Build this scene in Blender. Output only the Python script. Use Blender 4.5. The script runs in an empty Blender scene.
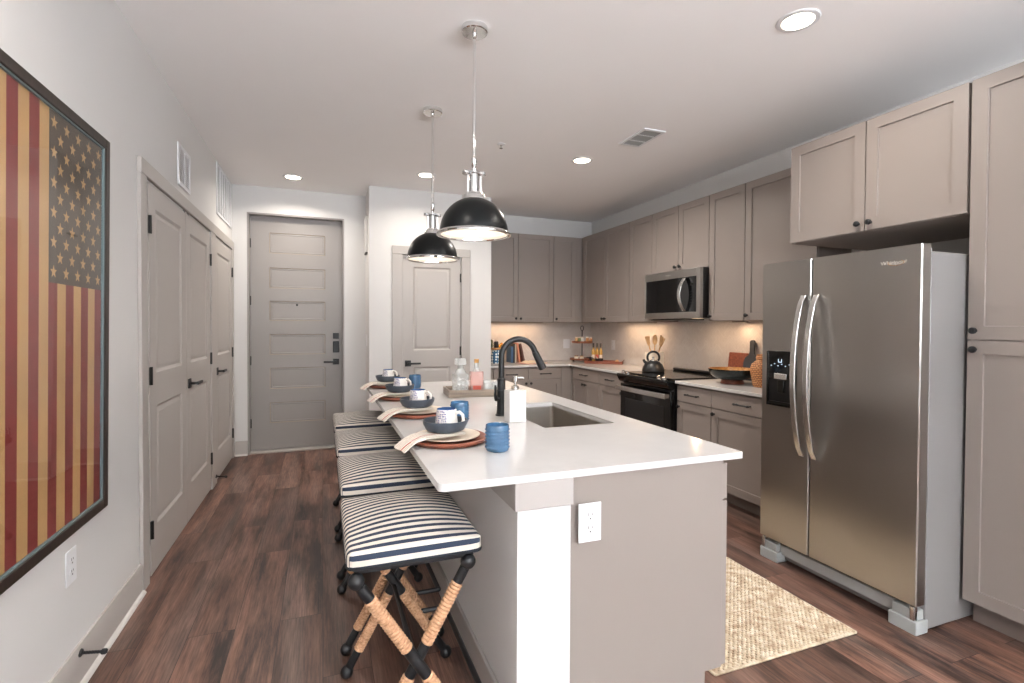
import bpy, bmesh, math, random
from math import pi, sin, cos, radians
from mathutils import Matrix, Vector
random.seed(7)
SC = bpy.context.scene
COL = SC.collection

# ------------------------------------------------------------------ camera
cd = bpy.data.cameras.new('camera'); cam = bpy.data.objects.new('camera', cd); COL.objects.link(cam)
YAW, PITCH, ROLL = radians(20.647), radians(-0.955), radians(0.268)
Fv = Vector((sin(YAW)*cos(PITCH), cos(YAW)*cos(PITCH), sin(PITCH)))
Rv = Vector((cos(YAW), -sin(YAW), 0)); Uv = Rv.cross(Fv)
R2 = Rv*cos(ROLL) + Uv*sin(ROLL); U2 = -Rv*sin(ROLL) + Uv*cos(ROLL)
cam.matrix_world = Matrix(((R2.x, U2.x, -Fv.x, 0), (R2.y, U2.y, -Fv.y, 0), (R2.z, U2.z, -Fv.z, 1.318), (0, 0, 0, 1)))
cd.sensor_width = 36; cd.lens = 503.18/1024*36; cd.shift_y = -(341.5-334.59)/1024*1; cd.clip_start = .02
SC.camera = cam

# ------------------------------------------------------------------ world, exposure, big lights
SC.view_settings.view_transform = 'Standard'; SC.view_settings.look = 'None'
SC.view_settings.gamma = 1; SC.view_settings.exposure = 0.6
SC.view_settings.use_curve_mapping = False
w = bpy.data.worlds.new('world'); SC.world = w; w.use_nodes = True
w.node_tree.nodes['Background'].inputs[0].default_value = (.80, .90, 1.0, 1)
w.node_tree.nodes['Background'].inputs[1].default_value = .3

def light(name, kind, loc, power, color, rot=(0, 0, 0), **k):
    l = bpy.data.lights.new(name, kind); l.energy = power; l.color = color
    for a, b in k.items(): setattr(l, a, b)
    o = bpy.data.objects.new(name, l); o.location = loc; o.rotation_euler = rot; COL.objects.link(o); return o
WARM = (1, .92, .83)
# unseen uplights added at the rear windows, aimed at the ceiling in place of daylight
for x in (.35, 2.35):
    light('window_daylight', 'AREA', (x, -4.40, 1.38), 560, (.90, .95, 1.0), (radians(177), 0, 0), shape='RECTANGLE', size=1.6, size_y=2.2)

# ------------------------------------------------------------------ materials
def lin(c):
    return tuple(((v/255)/12.92 if v/255 <= .04045 else (((v/255)+.055)/1.055)**2.4) for v in c)
class NT:
    def __init__(s, name):
        s.m = bpy.data.materials.new(name); s.m.use_nodes = True
        s.n = s.m.node_tree.nodes; s.l = s.m.node_tree.links; s.b = s.n['Principled BSDF']; s.out = s.n['Material Output']
    def add(s, t, **k):
        n = s.n.new(t)
        for a, b in k.items(): setattr(n, a, b)
        return n
    def ln(s, a, b): s.l.new(a, b)
    def coord(s, kind='Object', scale=(1, 1, 1), rot=(0, 0, 0)):
        t = s.add('ShaderNodeTexCoord'); m = s.add('ShaderNodeMapping')
        m.inputs['Scale'].default_value = scale; m.inputs['Rotation'].default_value = rot
        s.ln(t.outputs[kind], m.inputs[0]); return m.outputs[0]
    def noise(s, vec, scale, detail=3, rough=.5):
        n = s.add('ShaderNodeTexNoise'); n.inputs['Scale'].default_value = scale; n.inputs['Detail'].default_value = detail
        n.inputs['Roughness'].default_value = rough; s.ln(vec, n.inputs['Vector']); return n.outputs['Fac']
    def ramp(s, fac, stops):
        r = s.add('ShaderNodeValToRGB'); e = r.color_ramp.elements
        while len(e) > 1: e.remove(e[0])
        e[0].position = stops[0][0]; e[0].color = (*stops[0][1], 1)
        for p, c in stops[1:]:
            q = e.new(p); q.color = (*c, 1)
        s.ln(fac, r.inputs[0]); return r.outputs[0]
    def mix(s, fac, a, b, mode='MIX'):
        m = s.add('ShaderNodeMix', data_type='RGBA', blend_type=mode)
        for i, v in ((0, fac), (6, a), (7, b)):
            if hasattr(v, 'links'): s.ln(v, m.inputs[i])
            elif i == 0: m.inputs[0].default_value = v
            else: m.inputs[i].default_value = (*v, 1)
        return m.outputs[2]
    def bump(s, h, strength=.2, dist=.002):
        b = s.add('ShaderNodeBump'); b.inputs['Strength'].default_value = strength; b.inputs['Distance'].default_value = dist
        s.ln(h, b.inputs['Height']); s.ln(b.outputs[0], s.b.inputs['Normal'])
    def math(s, op, a, b=None):
        m = s.add('ShaderNodeMath', operation=op)
        for i, v in enumerate((a, b)):
            if v is None: continue
            if hasattr(v, 'links'): s.ln(v, m.inputs[i])
            else: m.inputs[i].default_value = v
        return m.outputs[0]
    def set(s, color=None, rough=None, metal=None, **k):
        if color is not None:
            if hasattr(color, 'links'): s.ln(color, s.b.inputs['Base Color'])
            else: s.b.inputs['Base Color'].default_value = (*color, 1)
        if rough is not None: s.b.inputs['Roughness'].default_value = rough
        if metal is not None: s.b.inputs['Metallic'].default_value = metal
        for a, b in k.items(): s.b.inputs[a.replace('_', ' ')].default_value = b
        return s.m

def paint(name, rgb, rough=.5, var=.03, bump=.05, scale=40, **k):
    t = NT(name); c = lin(rgb); v = t.coord()
    f = t.noise(v, 3, 2)
    t.bump(t.noise(v, scale*8, 2), bump, .001)
    return t.set(t.mix(f, tuple(x*(1-var) for x in c), tuple(min(1, x*(1+var)) for x in c)), rough, **k)
M = {}
M['wall'] = paint('wall_paint', (211, 209, 207), .75, .01, .15)
M['ceiling'] = paint('ceiling_paint', (245, 243, 242), .85, .012, .3)
M['trim'] = paint('greige_trim_paint', (172, 166, 161), .42, .015, .03)
M['accent'] = paint('slate_accent_wall_paint', (112, 114, 118), .7)  # unseen rear wall kept dark so less light bounces onto the island
M['entry'] = paint('entry_door_paint', (146, 141, 138), .45, .02, .05)
M['groove'] = paint('groove_paint', (150, 135, 118), .5, .02, .03)
M['cab'] = paint('taupe_cabinet_paint', (141, 131, 125), .45, .02, .04)
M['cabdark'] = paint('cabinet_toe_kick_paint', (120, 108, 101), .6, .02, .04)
M['white'] = paint('white_plastic', (222, 222, 224), .35, .005, .0)
M['vent'] = paint('vent_shadow_grey', (158, 156, 154), .7)
M['shoe'] = paint('off_white_shoe_paint', (200, 196, 191), .5)
M['slot'] = paint('outlet_slot', (70, 66, 64), .5)
M['black'] = paint('black_metal', (22, 23, 25), .42, .05, .03)
M['blackgloss'] = paint('black_glass_panel', (9, 10, 12), .08, .02, .0)
M['blackplastic'] = paint('black_plastic', (18, 18, 20), .3, .03, .02)
M['shade'] = paint('black_bronze_shade', (30, 32, 33), .33, .1, .02, Metallic=.6)
M['shadein'] = paint('white_shade_lining', (245, 240, 232), .5, .01, 0)
M['fridgeside'] = paint('grey_painted_steel', (128, 125, 124), .38, .02, .04)
M['fridgefoot'] = paint('grey_plastic', (158, 160, 158), .5, .02, .02)
M['gap'] = paint('dark_gap', (25, 23, 22), .8)

def metal(name, rgb, rough, aniso=0, brush=None):
    t = NT(name); c = lin(rgb)
    if brush:
        f = t.noise(t.coord(scale=brush), 1, 3, .6)
        t.bump(f, .04, .0006)
        col = t.mix(f, tuple(x*.93 for x in c), tuple(min(1, x*1.05) for x in c))
    else: col = c
    t.set(col, rough, 1.0); t.b.inputs['Anisotropic'].default_value = aniso; return t.m
M['steel'] = metal('brushed_stainless_steel', (172, 168, 163), .30, .5, (40, 40, 900))
M['steel2'] = metal('satin_steel', (205, 204, 202), .25)
M['chrome'] = metal('polished_chrome', (225, 225, 225), .08)
M['sink'] = metal('sink_steel', (190, 184, 176), .3, 0, (400, 30, 30))
M['brass'] = metal('brass', (214, 160, 80), .22)
M['hinge'] = metal('dark_hinge_metal', (62, 62, 60), .4)

def emit(name, rgb, s):
    t = NT(name); t.set((0, 0, 0), .5)
    t.b.inputs['Emission Color'].default_value = (*rgb, 1); t.b.inputs['Emission Strength'].default_value = s; return t.m
M['lens'] = emit('warm_lamp_lens', (1, .86, .68), 9)
M['softlens'] = emit('warm_strip_diffuser', (1, .7, .45), .8)
M['bulb'] = emit('warm_bulb', (1, .84, .64), 2.5)
M['digits'] = emit('lit_display', (.7, .85, 1), .8)

def floor_mat():
    t = NT('wood_plank_floor')
    tc = t.add('ShaderNodeTexCoord'); sp = t.add('ShaderNodeSeparateXYZ'); t.ln(tc.outputs['Object'], sp.inputs[0])
    cb = t.add('ShaderNodeCombineXYZ'); t.ln(sp.outputs[1], cb.inputs[0]); t.ln(sp.outputs[0], cb.inputs[1])
    def bricks(c1, c2, mort, bias=0.):
        b = t.add('ShaderNodeTexBrick'); b.offset = .37; b.offset_frequency = 2
        b.inputs['Color1'].default_value = (*c1, 1); b.inputs['Color2'].default_value = (*c2, 1); b.inputs['Mortar'].default_value = (*mort, 1)
        b.inputs['Scale'].default_value = 1; b.inputs['Mortar Size'].default_value = .0012; b.inputs['Mortar Smooth'].default_value = .1
        b.inputs['Bias'].default_value = bias; b.inputs['Brick Width'].default_value = 1.22; b.inputs['Row Height'].default_value = .178
        t.ln(cb.outputs[0], b.inputs['Vector']); return b
    b1 = bricks((0, 0, 0), (1, 1, 1), (.3, .3, .3))
    # shift the grain from plank to plank
    off = t.add('ShaderNodeVectorMath', operation='MULTIPLY_ADD'); t.ln(b1.outputs['Color'], off.inputs[0])
    off.inputs[1].default_value = (7.3, 3.1, 0); t.ln(cb.outputs[0], off.inputs[2])
    def grain(scale, n, d, r):
        m = t.add('ShaderNodeMapping'); m.inputs['Scale'].default_value = scale; t.ln(off.outputs[0], m.inputs[0])
        return t.noise(m.outputs[0], n, d, r)
    g1 = grain((1.0, 7, 1), 1.5, 6, .68); g2 = grain((3, 70, 1), 2.0, 4, .6); g3 = grain((.5, 4.5, 1), 1.3, 2, .5)
    dark, mid, lite = lin((34, 26, 23)), lin((92, 67, 57)), lin((134, 103, 90))
    base = t.ramp(g1, [(.40, dark), (.47, mid), (.61, lite)])
    plank = t.ramp(b1.outputs['Color'], [(0, (.58, .56, .56)), (.5, (1, 1, 1)), (1, (1.32, 1.22, 1.16))])
    c = t.mix(1.0, base, plank, 'MULTIPLY')
    c = t.mix(.4, c, t.ramp(g3, [(.38, lin((50, 40, 37))), (.5, lin((106, 74, 60))), (.62, lin((116, 98, 90)))]))
    c = t.mix(.85, c, t.ramp(g2, [(.36, (.60, .58, .58)), (.5, (1, 1, 1)), (.63, (1.36, 1.34, 1.32))]), 'MULTIPLY')
    c = t.mix(b1.outputs['Fac'], c, lin((38, 25, 21)))
    t.bump(g2, .12, .0006)
    return t.set(c, .4)
M['floor'] = floor_mat()

def quartz():
    t = NT('white_quartz'); v = t.coord()
    f = t.noise(v, 2.2, 5, .6)
    return t.set(t.ramp(f, [(.3, lin((197, 195, 193))), (.6, lin((204, 202, 200))), (.8, lin((193, 190, 187)))]), .14)
M['quartz'] = quartz()

def tile():
    t = NT('herringbone_backsplash'); b = t.add('ShaderNodeTexBrick'); b.offset = .5
    tc = t.add('ShaderNodeTexCoord'); sp = t.add('ShaderNodeSeparateXYZ'); t.ln(tc.outputs['Object'], sp.inputs[0])
    s = t.math('ADD', sp.outputs[0], sp.outputs[1])
    # zigzag columns: fold the horizontal coordinate so the bricks climb one way then the other
    fold = t.math('PINGPONG', s, .075)
    z2 = t.math('ADD', sp.outputs[2], fold)
    cb = t.add('ShaderNodeCombineXYZ'); t.ln(s, cb.inputs[0]); t.ln(z2, cb.inputs[1])
    for k, v in (('Scale', 1), ('Mortar Size', .0016), ('Mortar Smooth', .3), ('Brick Width', .075), ('Row Height', .028)): b.inputs[k].default_value = v
    b.inputs['Color1'].default_value = (*lin((206, 201, 197)), 1); b.inputs['Color2'].default_value = (*lin((198, 192, 188)), 1)
    b.inputs['Mortar'].default_value = (*lin((184, 178, 173)), 1)
    t.ln(cb.outputs[0], b.inputs['Vector']); t.bump(t.math('SUBTRACT', 1.0, b.outputs['Fac']), .3, .0012)
    return t.set(b.outputs['Color'], .3)
M['tile'] = tile()

def wood(name, a, b, scale=(1, 12, 12), rough=.45):
    t = NT(name); f = t.noise(t.coord(scale=scale), 4, 5, .6)
    t.bump(f, .1, .0006)
    return t.set(t.ramp(f, [(.3, lin(a)), (.7, lin(b))]), rough)
M['redwood'] = wood('reddish_acacia_wood', (100, 50, 35), (152, 86, 62))
M['brownwood'] = wood('brown_wood', (92, 52, 34), (150, 92, 62))
M['palewood'] = wood('pale_wood', (196, 150, 100), (226, 186, 138))
M['greywood'] = wood('weathered_grey_wood', (112, 98, 86), (158, 142, 126))
M['goldwood'] = wood('gold_leaf_wood', (150, 100, 48), (206, 156, 88), rough=.3)
M['rope'] = wood('jute_rope', (168, 124, 92), (204, 162, 126), (30, 30, 30), .85)
M['frame'] = wood('dark_brown_frame', (34, 28, 25), (56, 46, 40), (20, 20, 2), .4)
M['cream_cer'] = paint('cream_ceramic', (232, 222, 206), .35, .03, .02)
M['plate'] = paint('cream_stoneware', (224, 208, 188), .35, .06, .04)
M['bowl'] = paint('charcoal_blue_stoneware', (62, 70, 80), .4, .12, .05)
M['darkbowl'] = paint('black_green_lacquer', (26, 34, 34), .25, .3, .02)
M['slate'] = paint('dark_slate_board', (46, 50, 58), .55, .15, .2)
M['marble'] = paint('white_marble', (218, 215, 212), .3, .02, .02)
M['mugin'] = paint('blue_glaze', (66, 98, 146), .25, .05, .02)
M['mugw'] = paint('off_white_glaze', (228, 222, 214), .3, .02, .02)
M['navy'] = paint('navy_piping_fabric', (24, 27, 33), .8, .1, .3)
M['green'] = paint('green_leaf', (70, 88, 48), .5, .3, .1)
M['paper'] = paint('book_pages', (222, 206, 180), .7, .03, .1)
M['label'] = paint('bottle_label', (226, 210, 196), .6, .03)
M['redlabel'] = paint('red_label', (190, 84, 70), .6, .1)
M['liner'] = paint('pale_teal_liner', (108, 126, 129), .35, .05)

def speckle(name, base, spot, scale, th, rough=.35, coord='Object', vs=(1, 1, 1)):
    t = NT(name); v = t.add('ShaderNodeTexVoronoi'); v.inputs['Scale'].default_value = scale; v.inputs['Randomness'].default_value = .35
    t.ln(t.coord(coord, vs), v.inputs['Vector'])
    f = t.ramp(v.outputs['Distance'], [(th, (1, 1, 1)), (th+.06, (0, 0, 0))])
    return t.set(t.mix(f, lin(base), lin(spot)), rough)
M['mugpat'] = speckle('mug_blue_stamped_pattern', (224, 218, 214), (96, 96, 142), 150, .36, vs=(1, 1, .8))
M['bluespot'] = speckle('blue_canister_with_white_spots', (38, 92, 130), (226, 232, 234), 28, .36)

def wicker():
    t = NT('woven_wicker'); b = t.add('ShaderNodeTexBrick'); tc = t.add('ShaderNodeTexCoord'); sp = t.add('ShaderNodeSeparateXYZ'); t.ln(tc.outputs['Object'], sp.inputs[0])
    ang = t.math('MULTIPLY', t.math('ARCTAN2', sp.outputs[1], sp.outputs[0]), .08)
    cb = t.add('ShaderNodeCombineXYZ'); t.ln(ang, cb.inputs[0]); t.ln(sp.outputs[2], cb.inputs[1]); t.ln(cb.outputs[0], b.inputs['Vector'])
    for k, v in (('Scale', 1), ('Mortar Size', .0030), ('Mortar Smooth', .25), ('Brick Width', .024), ('Row Height', .014)): b.inputs[k].default_value = v
    b.inputs['Color1'].default_value = (*lin((222, 162, 108)), 1); b.inputs['Color2'].default_value = (*lin((196, 130, 82)), 1); b.inputs['Mortar'].default_value = (*lin((136, 84, 50)), 1)
    t.bump(t.math('SUBTRACT', 1.0, b.outputs['Fac']), .8, .003)
    return t.set(b.outputs['Color'], .6)
M['wicker'] = wicker()

def seat_fabric():
    t = NT('navy_and_cream_ticking_stripe')
    uv = t.add('ShaderNodeUVMap'); sp = t.add('ShaderNodeSeparateXYZ'); t.ln(uv.outputs[0], sp.inputs[0])
    f = t.math('FRACT', t.math('ADD', t.math('MULTIPLY', sp.outputs[1], 31.5), .42))
    st = t.math('LESS_THAN', f, .49)
    n = t.noise(t.coord(), 900, 2); t.bump(n, .3, .0006)
    nav = t.mix(n, lin((28, 38, 56)), lin((48, 60, 80)))
    return t.set(t.mix(st, lin((210, 201, 189)), nav), .85)
M['fabric'] = seat_fabric()

def napkin_mat():
    t = NT('napkin_cotton_with_red_stripes')
    uv = t.add('ShaderNodeUVMap'); sp = t.add('ShaderNodeSeparateXYZ'); t.ln(uv.outputs[0], sp.inputs[0])
    col = lin((228, 220, 208))
    def band(a, b): return t.math('MULTIPLY', t.math('GREATER_THAN', sp.outputs[1], a), t.math('LESS_THAN', sp.outputs[1], b))
    c = t.mix(band(.30, .37), col, lin((178, 52, 50)))
    for a in (.10, .20, .48, .60, .72, .84): c = t.mix(band(a, a+.025), c, lin((168, 140, 126)))
    t.bump(t.noise(t.coord(), 700, 2), .3, .0006)
    return t.set(c, .9)
M['napkin'] = napkin_mat()

def jute_mat():
    t = NT('jute_rug_fibre'); n = t.noise(t.coord(), 25, 3, .6); n2 = t.noise(t.coord(scale=(1, 1, 1)), 260, 2)
    c = t.ramp(n, [(.3, lin((166, 140, 114))), (.5, lin((202, 184, 158))), (.7, lin((224, 212, 192)))])
    t.bump(n2, .5, .001)
    return t.set(t.mix(.35, c, t.ramp(n2, [(.3, (.55, .5, .44)), (.7, (1, 1, 1))]), 'MULTIPLY'), .9)
M['jute'] = jute_mat()

def glass(name, tint, fres=.06, rough=.02, body=0.0):
    """thin-walled glass: straight-through transmission, with a Fresnel sheen and a little body colour"""
    t = NT(name); t.n.remove(t.b)
    tr = t.add('ShaderNodeBsdfTransparent'); tr.inputs[0].default_value = (*tint, 1)
    gl = t.add('ShaderNodeBsdfGlossy'); gl.inputs['Roughness'].default_value = rough
    fr = t.add('ShaderNodeFresnel'); fr.inputs[0].default_value = 1.5
    df = t.add('ShaderNodeBsdfPrincipled'); df.inputs['Base Color'].default_value = (*tint, 1); df.inputs['Roughness'].default_value = .15
    m0 = t.add('ShaderNodeMixShader'); m0.inputs[0].default_value = body; t.ln(tr.outputs[0], m0.inputs[1]); t.ln(df.outputs[0], m0.inputs[2])
    ge = t.add('ShaderNodeNewGeometry')   # only the outer skin reflects
    m = t.add('ShaderNodeMixShader'); t.ln(t.math('MULTIPLY', fr.outputs[0], t.math('SUBTRACT', 1.0, ge.outputs['Backfacing'])), m.inputs[0]); t.ln(m0.outputs[0], m.inputs[1]); t.ln(gl.outputs[0], m.inputs[2])
    t.ln(m.outputs[0], t.out.inputs['Surface']); return t.m
M['pane'] = glass('clear_glass_pane', (.97, .98, .98))
M['clear'] = glass('clear_cut_glass', (.95, .97, .97), body=.30)
M['pink'] = glass('pink_spirit_glass', (.95, .72, .68), body=.3)
M['blueglass'] = glass('blue_pressed_glass', (.11, .27, .47), rough=.15, body=.5)
M['amber'] = glass('amber_oil_glass', (.85, .55, .12), body=.5)
M['flagred'] = paint('faded_red_print', (134, 48, 46), .6, .25, .1, 6)
M['flagcream'] = paint('aged_cream_print', (198, 156, 104), .6, .2, .1, 6)
M['flagblue'] = paint('faded_charcoal_print', (84, 72, 62), .6, .12, .1, 6)

# ------------------------------------------------------------------ mesh helpers
class MB:
    def __init__(s): s.v = []; s.f = []; s.mi = []; s.uv = None
    def add(s, vs, fs, mi=0, T=None):
        o = len(s.v)
        s.v += [tuple(T @ Vector(p)) if T else tuple(p) for p in vs]
        for f in fs: s.f.append([o+i for i in f]); s.mi.append(mi)
        return s
    def box(s, x0, x1, y0, y1, z0, z1, mi=0, T=None):
        vs = [(x, y, z) for z in (z0, z1) for y in (y0, y1) for x in (x0, x1)]
        return s.add(vs, [(0, 2, 3, 1), (4, 5, 7, 6), (0, 1, 5, 4), (2, 6, 7, 3), (0, 4, 6, 2), (1, 3, 7, 5)], mi, T)
    def lathe(s, prof, n=24, c=(0, 0, 0), mi=0, T=None, cap0=True, cap1=True):
        vs = []; fs = []
        for r, z in prof:
            for k in range(n):
                a = 2*pi*k/n; vs.append((c[0]+r*cos(a), c[1]+r*sin(a), c[2]+z))
        for i in range(len(prof)-1):
            for k in range(n):
                a, b = i*n+k, i*n+(k+1) % n
                fs.append((a, b, b+n, a+n))
        if cap0 and prof[0][0] > 1e-5: fs.append(tuple(range(n-1, -1, -1)))
        if cap1 and prof[-1][0] > 1e-5: fs.append(tuple((len(prof)-1)*n+k for k in range(n)))
        return s.add(vs, fs, mi, T)
    def tube(s, pts, r, n=12, mi=0, T=None, flat=None):
        P = [Vector(p) for p in pts]; rs = r if isinstance(r, (list, tuple)) else [r]*len(P)
        vs = []; fs = []; up = None
        for i, p in enumerate(P):
            d = (P[min(i+1, len(P)-1)] - P[max(i-1, 0)]).normalized()
            if up is None:
                up = Vector((0, 0, 1)) if abs(d.z) < .9 else Vector((1, 0, 0))
                if flat: up = Vector(flat)
            a = d.cross(up).normalized(); b = a.cross(d).normalized(); up = b
            for k in range(n):
                t = 2*pi*k/n; vs.append(p + a*rs[i]*cos(t) + b*rs[i]*sin(t))
        for i in range(len(P)-1):
            for k in range(n):
                q, w_ = i*n+k, i*n+(k+1) % n; fs.append((q, w_, w_+n, q+n))
        fs.append(tuple(range(n-1, -1, -1))); fs.append(tuple((len(P)-1)*n+k for k in range(n)))
        return s.add(vs, fs, mi, T)
    def prism(s, poly, z0, z1, mi=0, T=None):
        n = len(poly)
        vs = [(x, y, z0) for x, y in poly] + [(x, y, z1) for x, y in poly]
        fs = [tuple(range(n-1, -1, -1)), tuple(range(n, 2*n))] + [(i, (i+1) % n, n+(i+1) % n, n+i) for i in range(n)]
        return s.add(vs, fs, mi, T)
    def ball(s, c, r, n=14, m=9, mi=0, sq=(1, 1, 1)):
        vs = []; fs = []
        for i in range(m+1):
            a = pi*i/m
            for k in range(n):
                b = 2*pi*k/n; vs.append((c[0]+r*sq[0]*sin(a)*cos(b), c[1]+r*sq[1]*sin(a)*sin(b), c[2]-r*sq[2]*cos(a)))
        for i in range(m):
            for k in range(n): fs.append((i*n+k, i*n+(k+1) % n, (i+1)*n+(k+1) % n, (i+1)*n+k))
        return s.add(vs, fs, mi)
    def mesh(s, name, mats, smooth=True, ang=35):
        me = bpy.data.meshes.new(name); me.from_pydata(s.v, [], s.f); me.update()
        for m in (mats if isinstance(mats, (list, tuple)) else [mats]): me.materials.append(M[m] if isinstance(m, str) else m)
        me.polygons.foreach_set('material_index', s.mi)
        if s.uv:
            L = me.uv_layers.new(name='UVMap')
            for lo in me.loops: L.data[lo.index].uv = s.uv[lo.vertex_index]
        bm = bmesh.new(); bm.from_mesh(me); bmesh.ops.recalc_face_normals(bm, faces=bm.faces); bm.to_mesh(me); bm.free()
        if smooth:
            me.polygons.foreach_set('use_smooth', [True]*len(me.polygons)); me.set_sharp_from_angle(angle=radians(ang))
        return me
    def build(s, name, mats, parent=None, loc=(0, 0, 0), rot=(0, 0, 0), bevel=0, smooth=True, seg=2, ang=35):
        o = bpy.data.objects.new(name, s.mesh(name, mats, smooth, ang)); COL.objects.link(o)
        o.location = loc; o.rotation_euler = rot; o.parent = parent
        if bevel:
            b = o.modifiers.new('bevel', 'BEVEL'); b.width = bevel; b.segments = seg; b.limit_method = 'ANGLE'; b.angle_limit = radians(40)
        return o
def box(*a, **k): return MB().box(*a, **k)
def tag(o, label=None, cat=None, group=None, kind=None):
    for k, v in (('label', label), ('category', cat), ('group', group), ('kind', kind)):
        if v: o[k] = v
    return o
def thing(name, label, cat, loc=(0, 0, 0), rz=0, group=None, kind=None):
    o = bpy.data.objects.new(name, None); COL.objects.link(o); o.empty_display_size = .05
    o.location = loc; o.rotation_euler = (0, 0, rz); return tag(o, label, cat, group, kind)
def copy_tree(o, parent=None, loc=None, rz=None, label=None):
    c = o.copy(); COL.objects.link(c); c.parent = parent
    if loc: c.location = loc
    if rz is not None: c.rotation_euler = (0, 0, rz)
    if label: c['label'] = label
    for ch in [x for x in COL.objects if x.parent == o]: copy_tree(ch, c)
    return c
def struct(o, label=None, cat=None): return tag(o, label, cat, kind='structure')

def holed(mb, w, h, y0, y1, holes, mi=0):
    """a slab w wide (x) and h tall (z) between y0 and y1, less rectangular holes (x0,z0,x1,z1)"""
    xs = sorted({0, w, *[q for a in holes for q in (a[0], a[2])]}); zs = sorted({0, h, *[q for a in holes for q in (a[1], a[3])]})
    for i in range(len(xs)-1):
        j = 0
        while j < len(zs)-1:
            def solid(jj): return not any(a[0] <= xs[i]+1e-6 and xs[i+1] <= a[2]+1e-6 and a[1] <= zs[jj]+1e-6 and zs[jj+1] <= a[3]+1e-6 for a in holes)
            if not solid(j): j += 1; continue
            k = j
            while k+1 < len(zs)-1 and solid(k+1): k += 1
            mb.box(xs[i], xs[i+1], y0, y1, zs[j], zs[k+1], mi); j = k+1
    return mb

def panel_slab(w, h, t, panels, prof, gm=0):
    """door leaf; front at y=-t facing -y, origin lower left of the back; panels stacked, each sunk by prof [(inset, depth)...]"""
    mb = MB(); mb.add([(0, 0, 0), (w, 0, 0), (w, 0, h), (0, 0, h), (0, -t, 0), (w, -t, 0), (w, -t, h), (0, -t, h)],
                      [(0, 3, 2, 1), (0, 1, 5, 4), (1, 2, 6, 5), (2, 3, 7, 6), (3, 0, 4, 7)])
    def q(x0, z0, x1, z1, y=-t): mb.add([(x0, y, z0), (x1, y, z0), (x1, y, z1), (x0, y, z1)], [(0, 1, 2, 3)])
    panels = sorted(panels, key=lambda p: p[1]); a, b = panels[0][0], panels[0][2]
    q(0, 0, a, h); q(b, 0, w, h); z = 0
    for p in panels: q(a, z, b, p[1]); z = p[3]
    q(a, z, b, h)
    for x0, z0, x1, z1 in panels:
        pi_, pd = 0, 0
        for k, (ins, dep) in enumerate(prof):
            o = [(x0+pi_, -t+pd, z0+pi_), (x1-pi_, -t+pd, z0+pi_), (x1-pi_, -t+pd, z1-pi_), (x0+pi_, -t+pd, z1-pi_)]
            n = [(x0+ins, -t+dep, z0+ins), (x1-ins, -t+dep, z0+ins), (x1-ins, -t+dep, z1-ins), (x0+ins, -t+dep, z1-ins)]
            mb.add(o+n, [(0, 1, 5, 4), (1, 2, 6, 5), (2, 3, 7, 6), (3, 0, 4, 7)], gm if k == 0 else 0)
            pi_, pd = ins, dep
        mb.add([(x0+pi_, -t+pd, z0+pi_), (x1-pi_, -t+pd, z0+pi_), (x1-pi_, -t+pd, z1-pi_), (x0+pi_, -t+pd, z1-pi_)], [(0, 1, 2, 3)])
    return mb
SHAKER = [(.0015, .009)]
RAISED = [(.014, .010), (.022, .010), (.040, .003)]

# ------------------------------------------------------------------ room shell
XL, YD, YP, YK, XR, H, CX0, CX1, YR = -.841, 5.696, 5.248, 5.999, 3.402, 2.72, .44, 1.73, -4.5
struct(box(XL-.12, XR+.12, YR-.12, YK+.12, -.1, 0).build('floor', 'floor'), 'dark reddish brown wood plank floor of the kitchen and hall', 'floor')
struct(box(XL-.12, XR+.12, YR-.12, YK+.12, H, H+.1).build('ceiling', 'ceiling'), 'smooth off white ceiling with recessed lights', 'ceiling')
DZ = 2.055
# left wall: local x runs towards the far end (+Y), local -y faces the room (+X)
RL = radians(90)
wl = holed(MB(), YD-YR, H, 0, .12, [(3.075-YR, 0, 4.585-YR, DZ), (4.775-YR, 0, 5.60-YR, DZ)])
struct(wl.build('wall_left', 'wall', loc=(XL, YR, 0), rot=(0, 0, RL)), 'white left wall with the flag picture and closet doors', 'wall')
we = holed(MB(), CX0-XL, H, 0, .22, [(-.711-XL, 0, .22-XL, 2.457)])
struct(we.build('wall_entry', 'wall', loc=(XL, YD, 0)), 'white wall around the tall entry door', 'wall')
wp = MB(); holed(wp, CX1-CX0, H, 0, .11, [(.770-CX0, 0, 1.395-CX0, DZ)])
wp.box(0, .11, .11, YK-YP, 0, H); wp.box(CX1-CX0-.11, CX1-CX0, .11, YK-YP, 0, H)
struct(wp.build('wall_pantry', 'wall', loc=(CX0, YP, 0)), 'white boxed out wall around the pantry door', 'wall')
struct(box(CX1-.11, XR+.1, YK, YK+.1, 0, H).build('wall_back', 'wall'), 'white back wall behind the corner cabinets', 'wall')
struct(box(XR, XR+.12, YR, YK, 0, H).build('wall_right', 'wall'), 'white right wall above the cabinets', 'wall')
wr = holed(MB(), XR-XL, H, -.12, 0, [(-.45-XL, .25, 1.15-XL, 2.5), (1.55-XL, .25, 3.15-XL, 2.5)])
struct(wr.build('wall_rear', 'accent', loc=(XL, YR, 0)), 'grey wall with two tall windows behind the camera', 'wall')
for i, x in enumerate((-.45, 1.55)):
    wn = thing('window_%d' % (i+1), None, None, (x, YR, .25)); struct(wn, ('left' if i == 0 else 'right')+' tall window of the wall behind the camera', 'window')
    f = MB(); holed(f, 1.6, 2.25, -.09, -.03, [(.05, .05, .775, 2.2), (.825, .05, 1.55, 2.2)]); f.build('window_frame', 'white', wn)
    box(.05, 1.55, -.065, -.06, .05, 2.2).build('pane', 'pane', wn)

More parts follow.
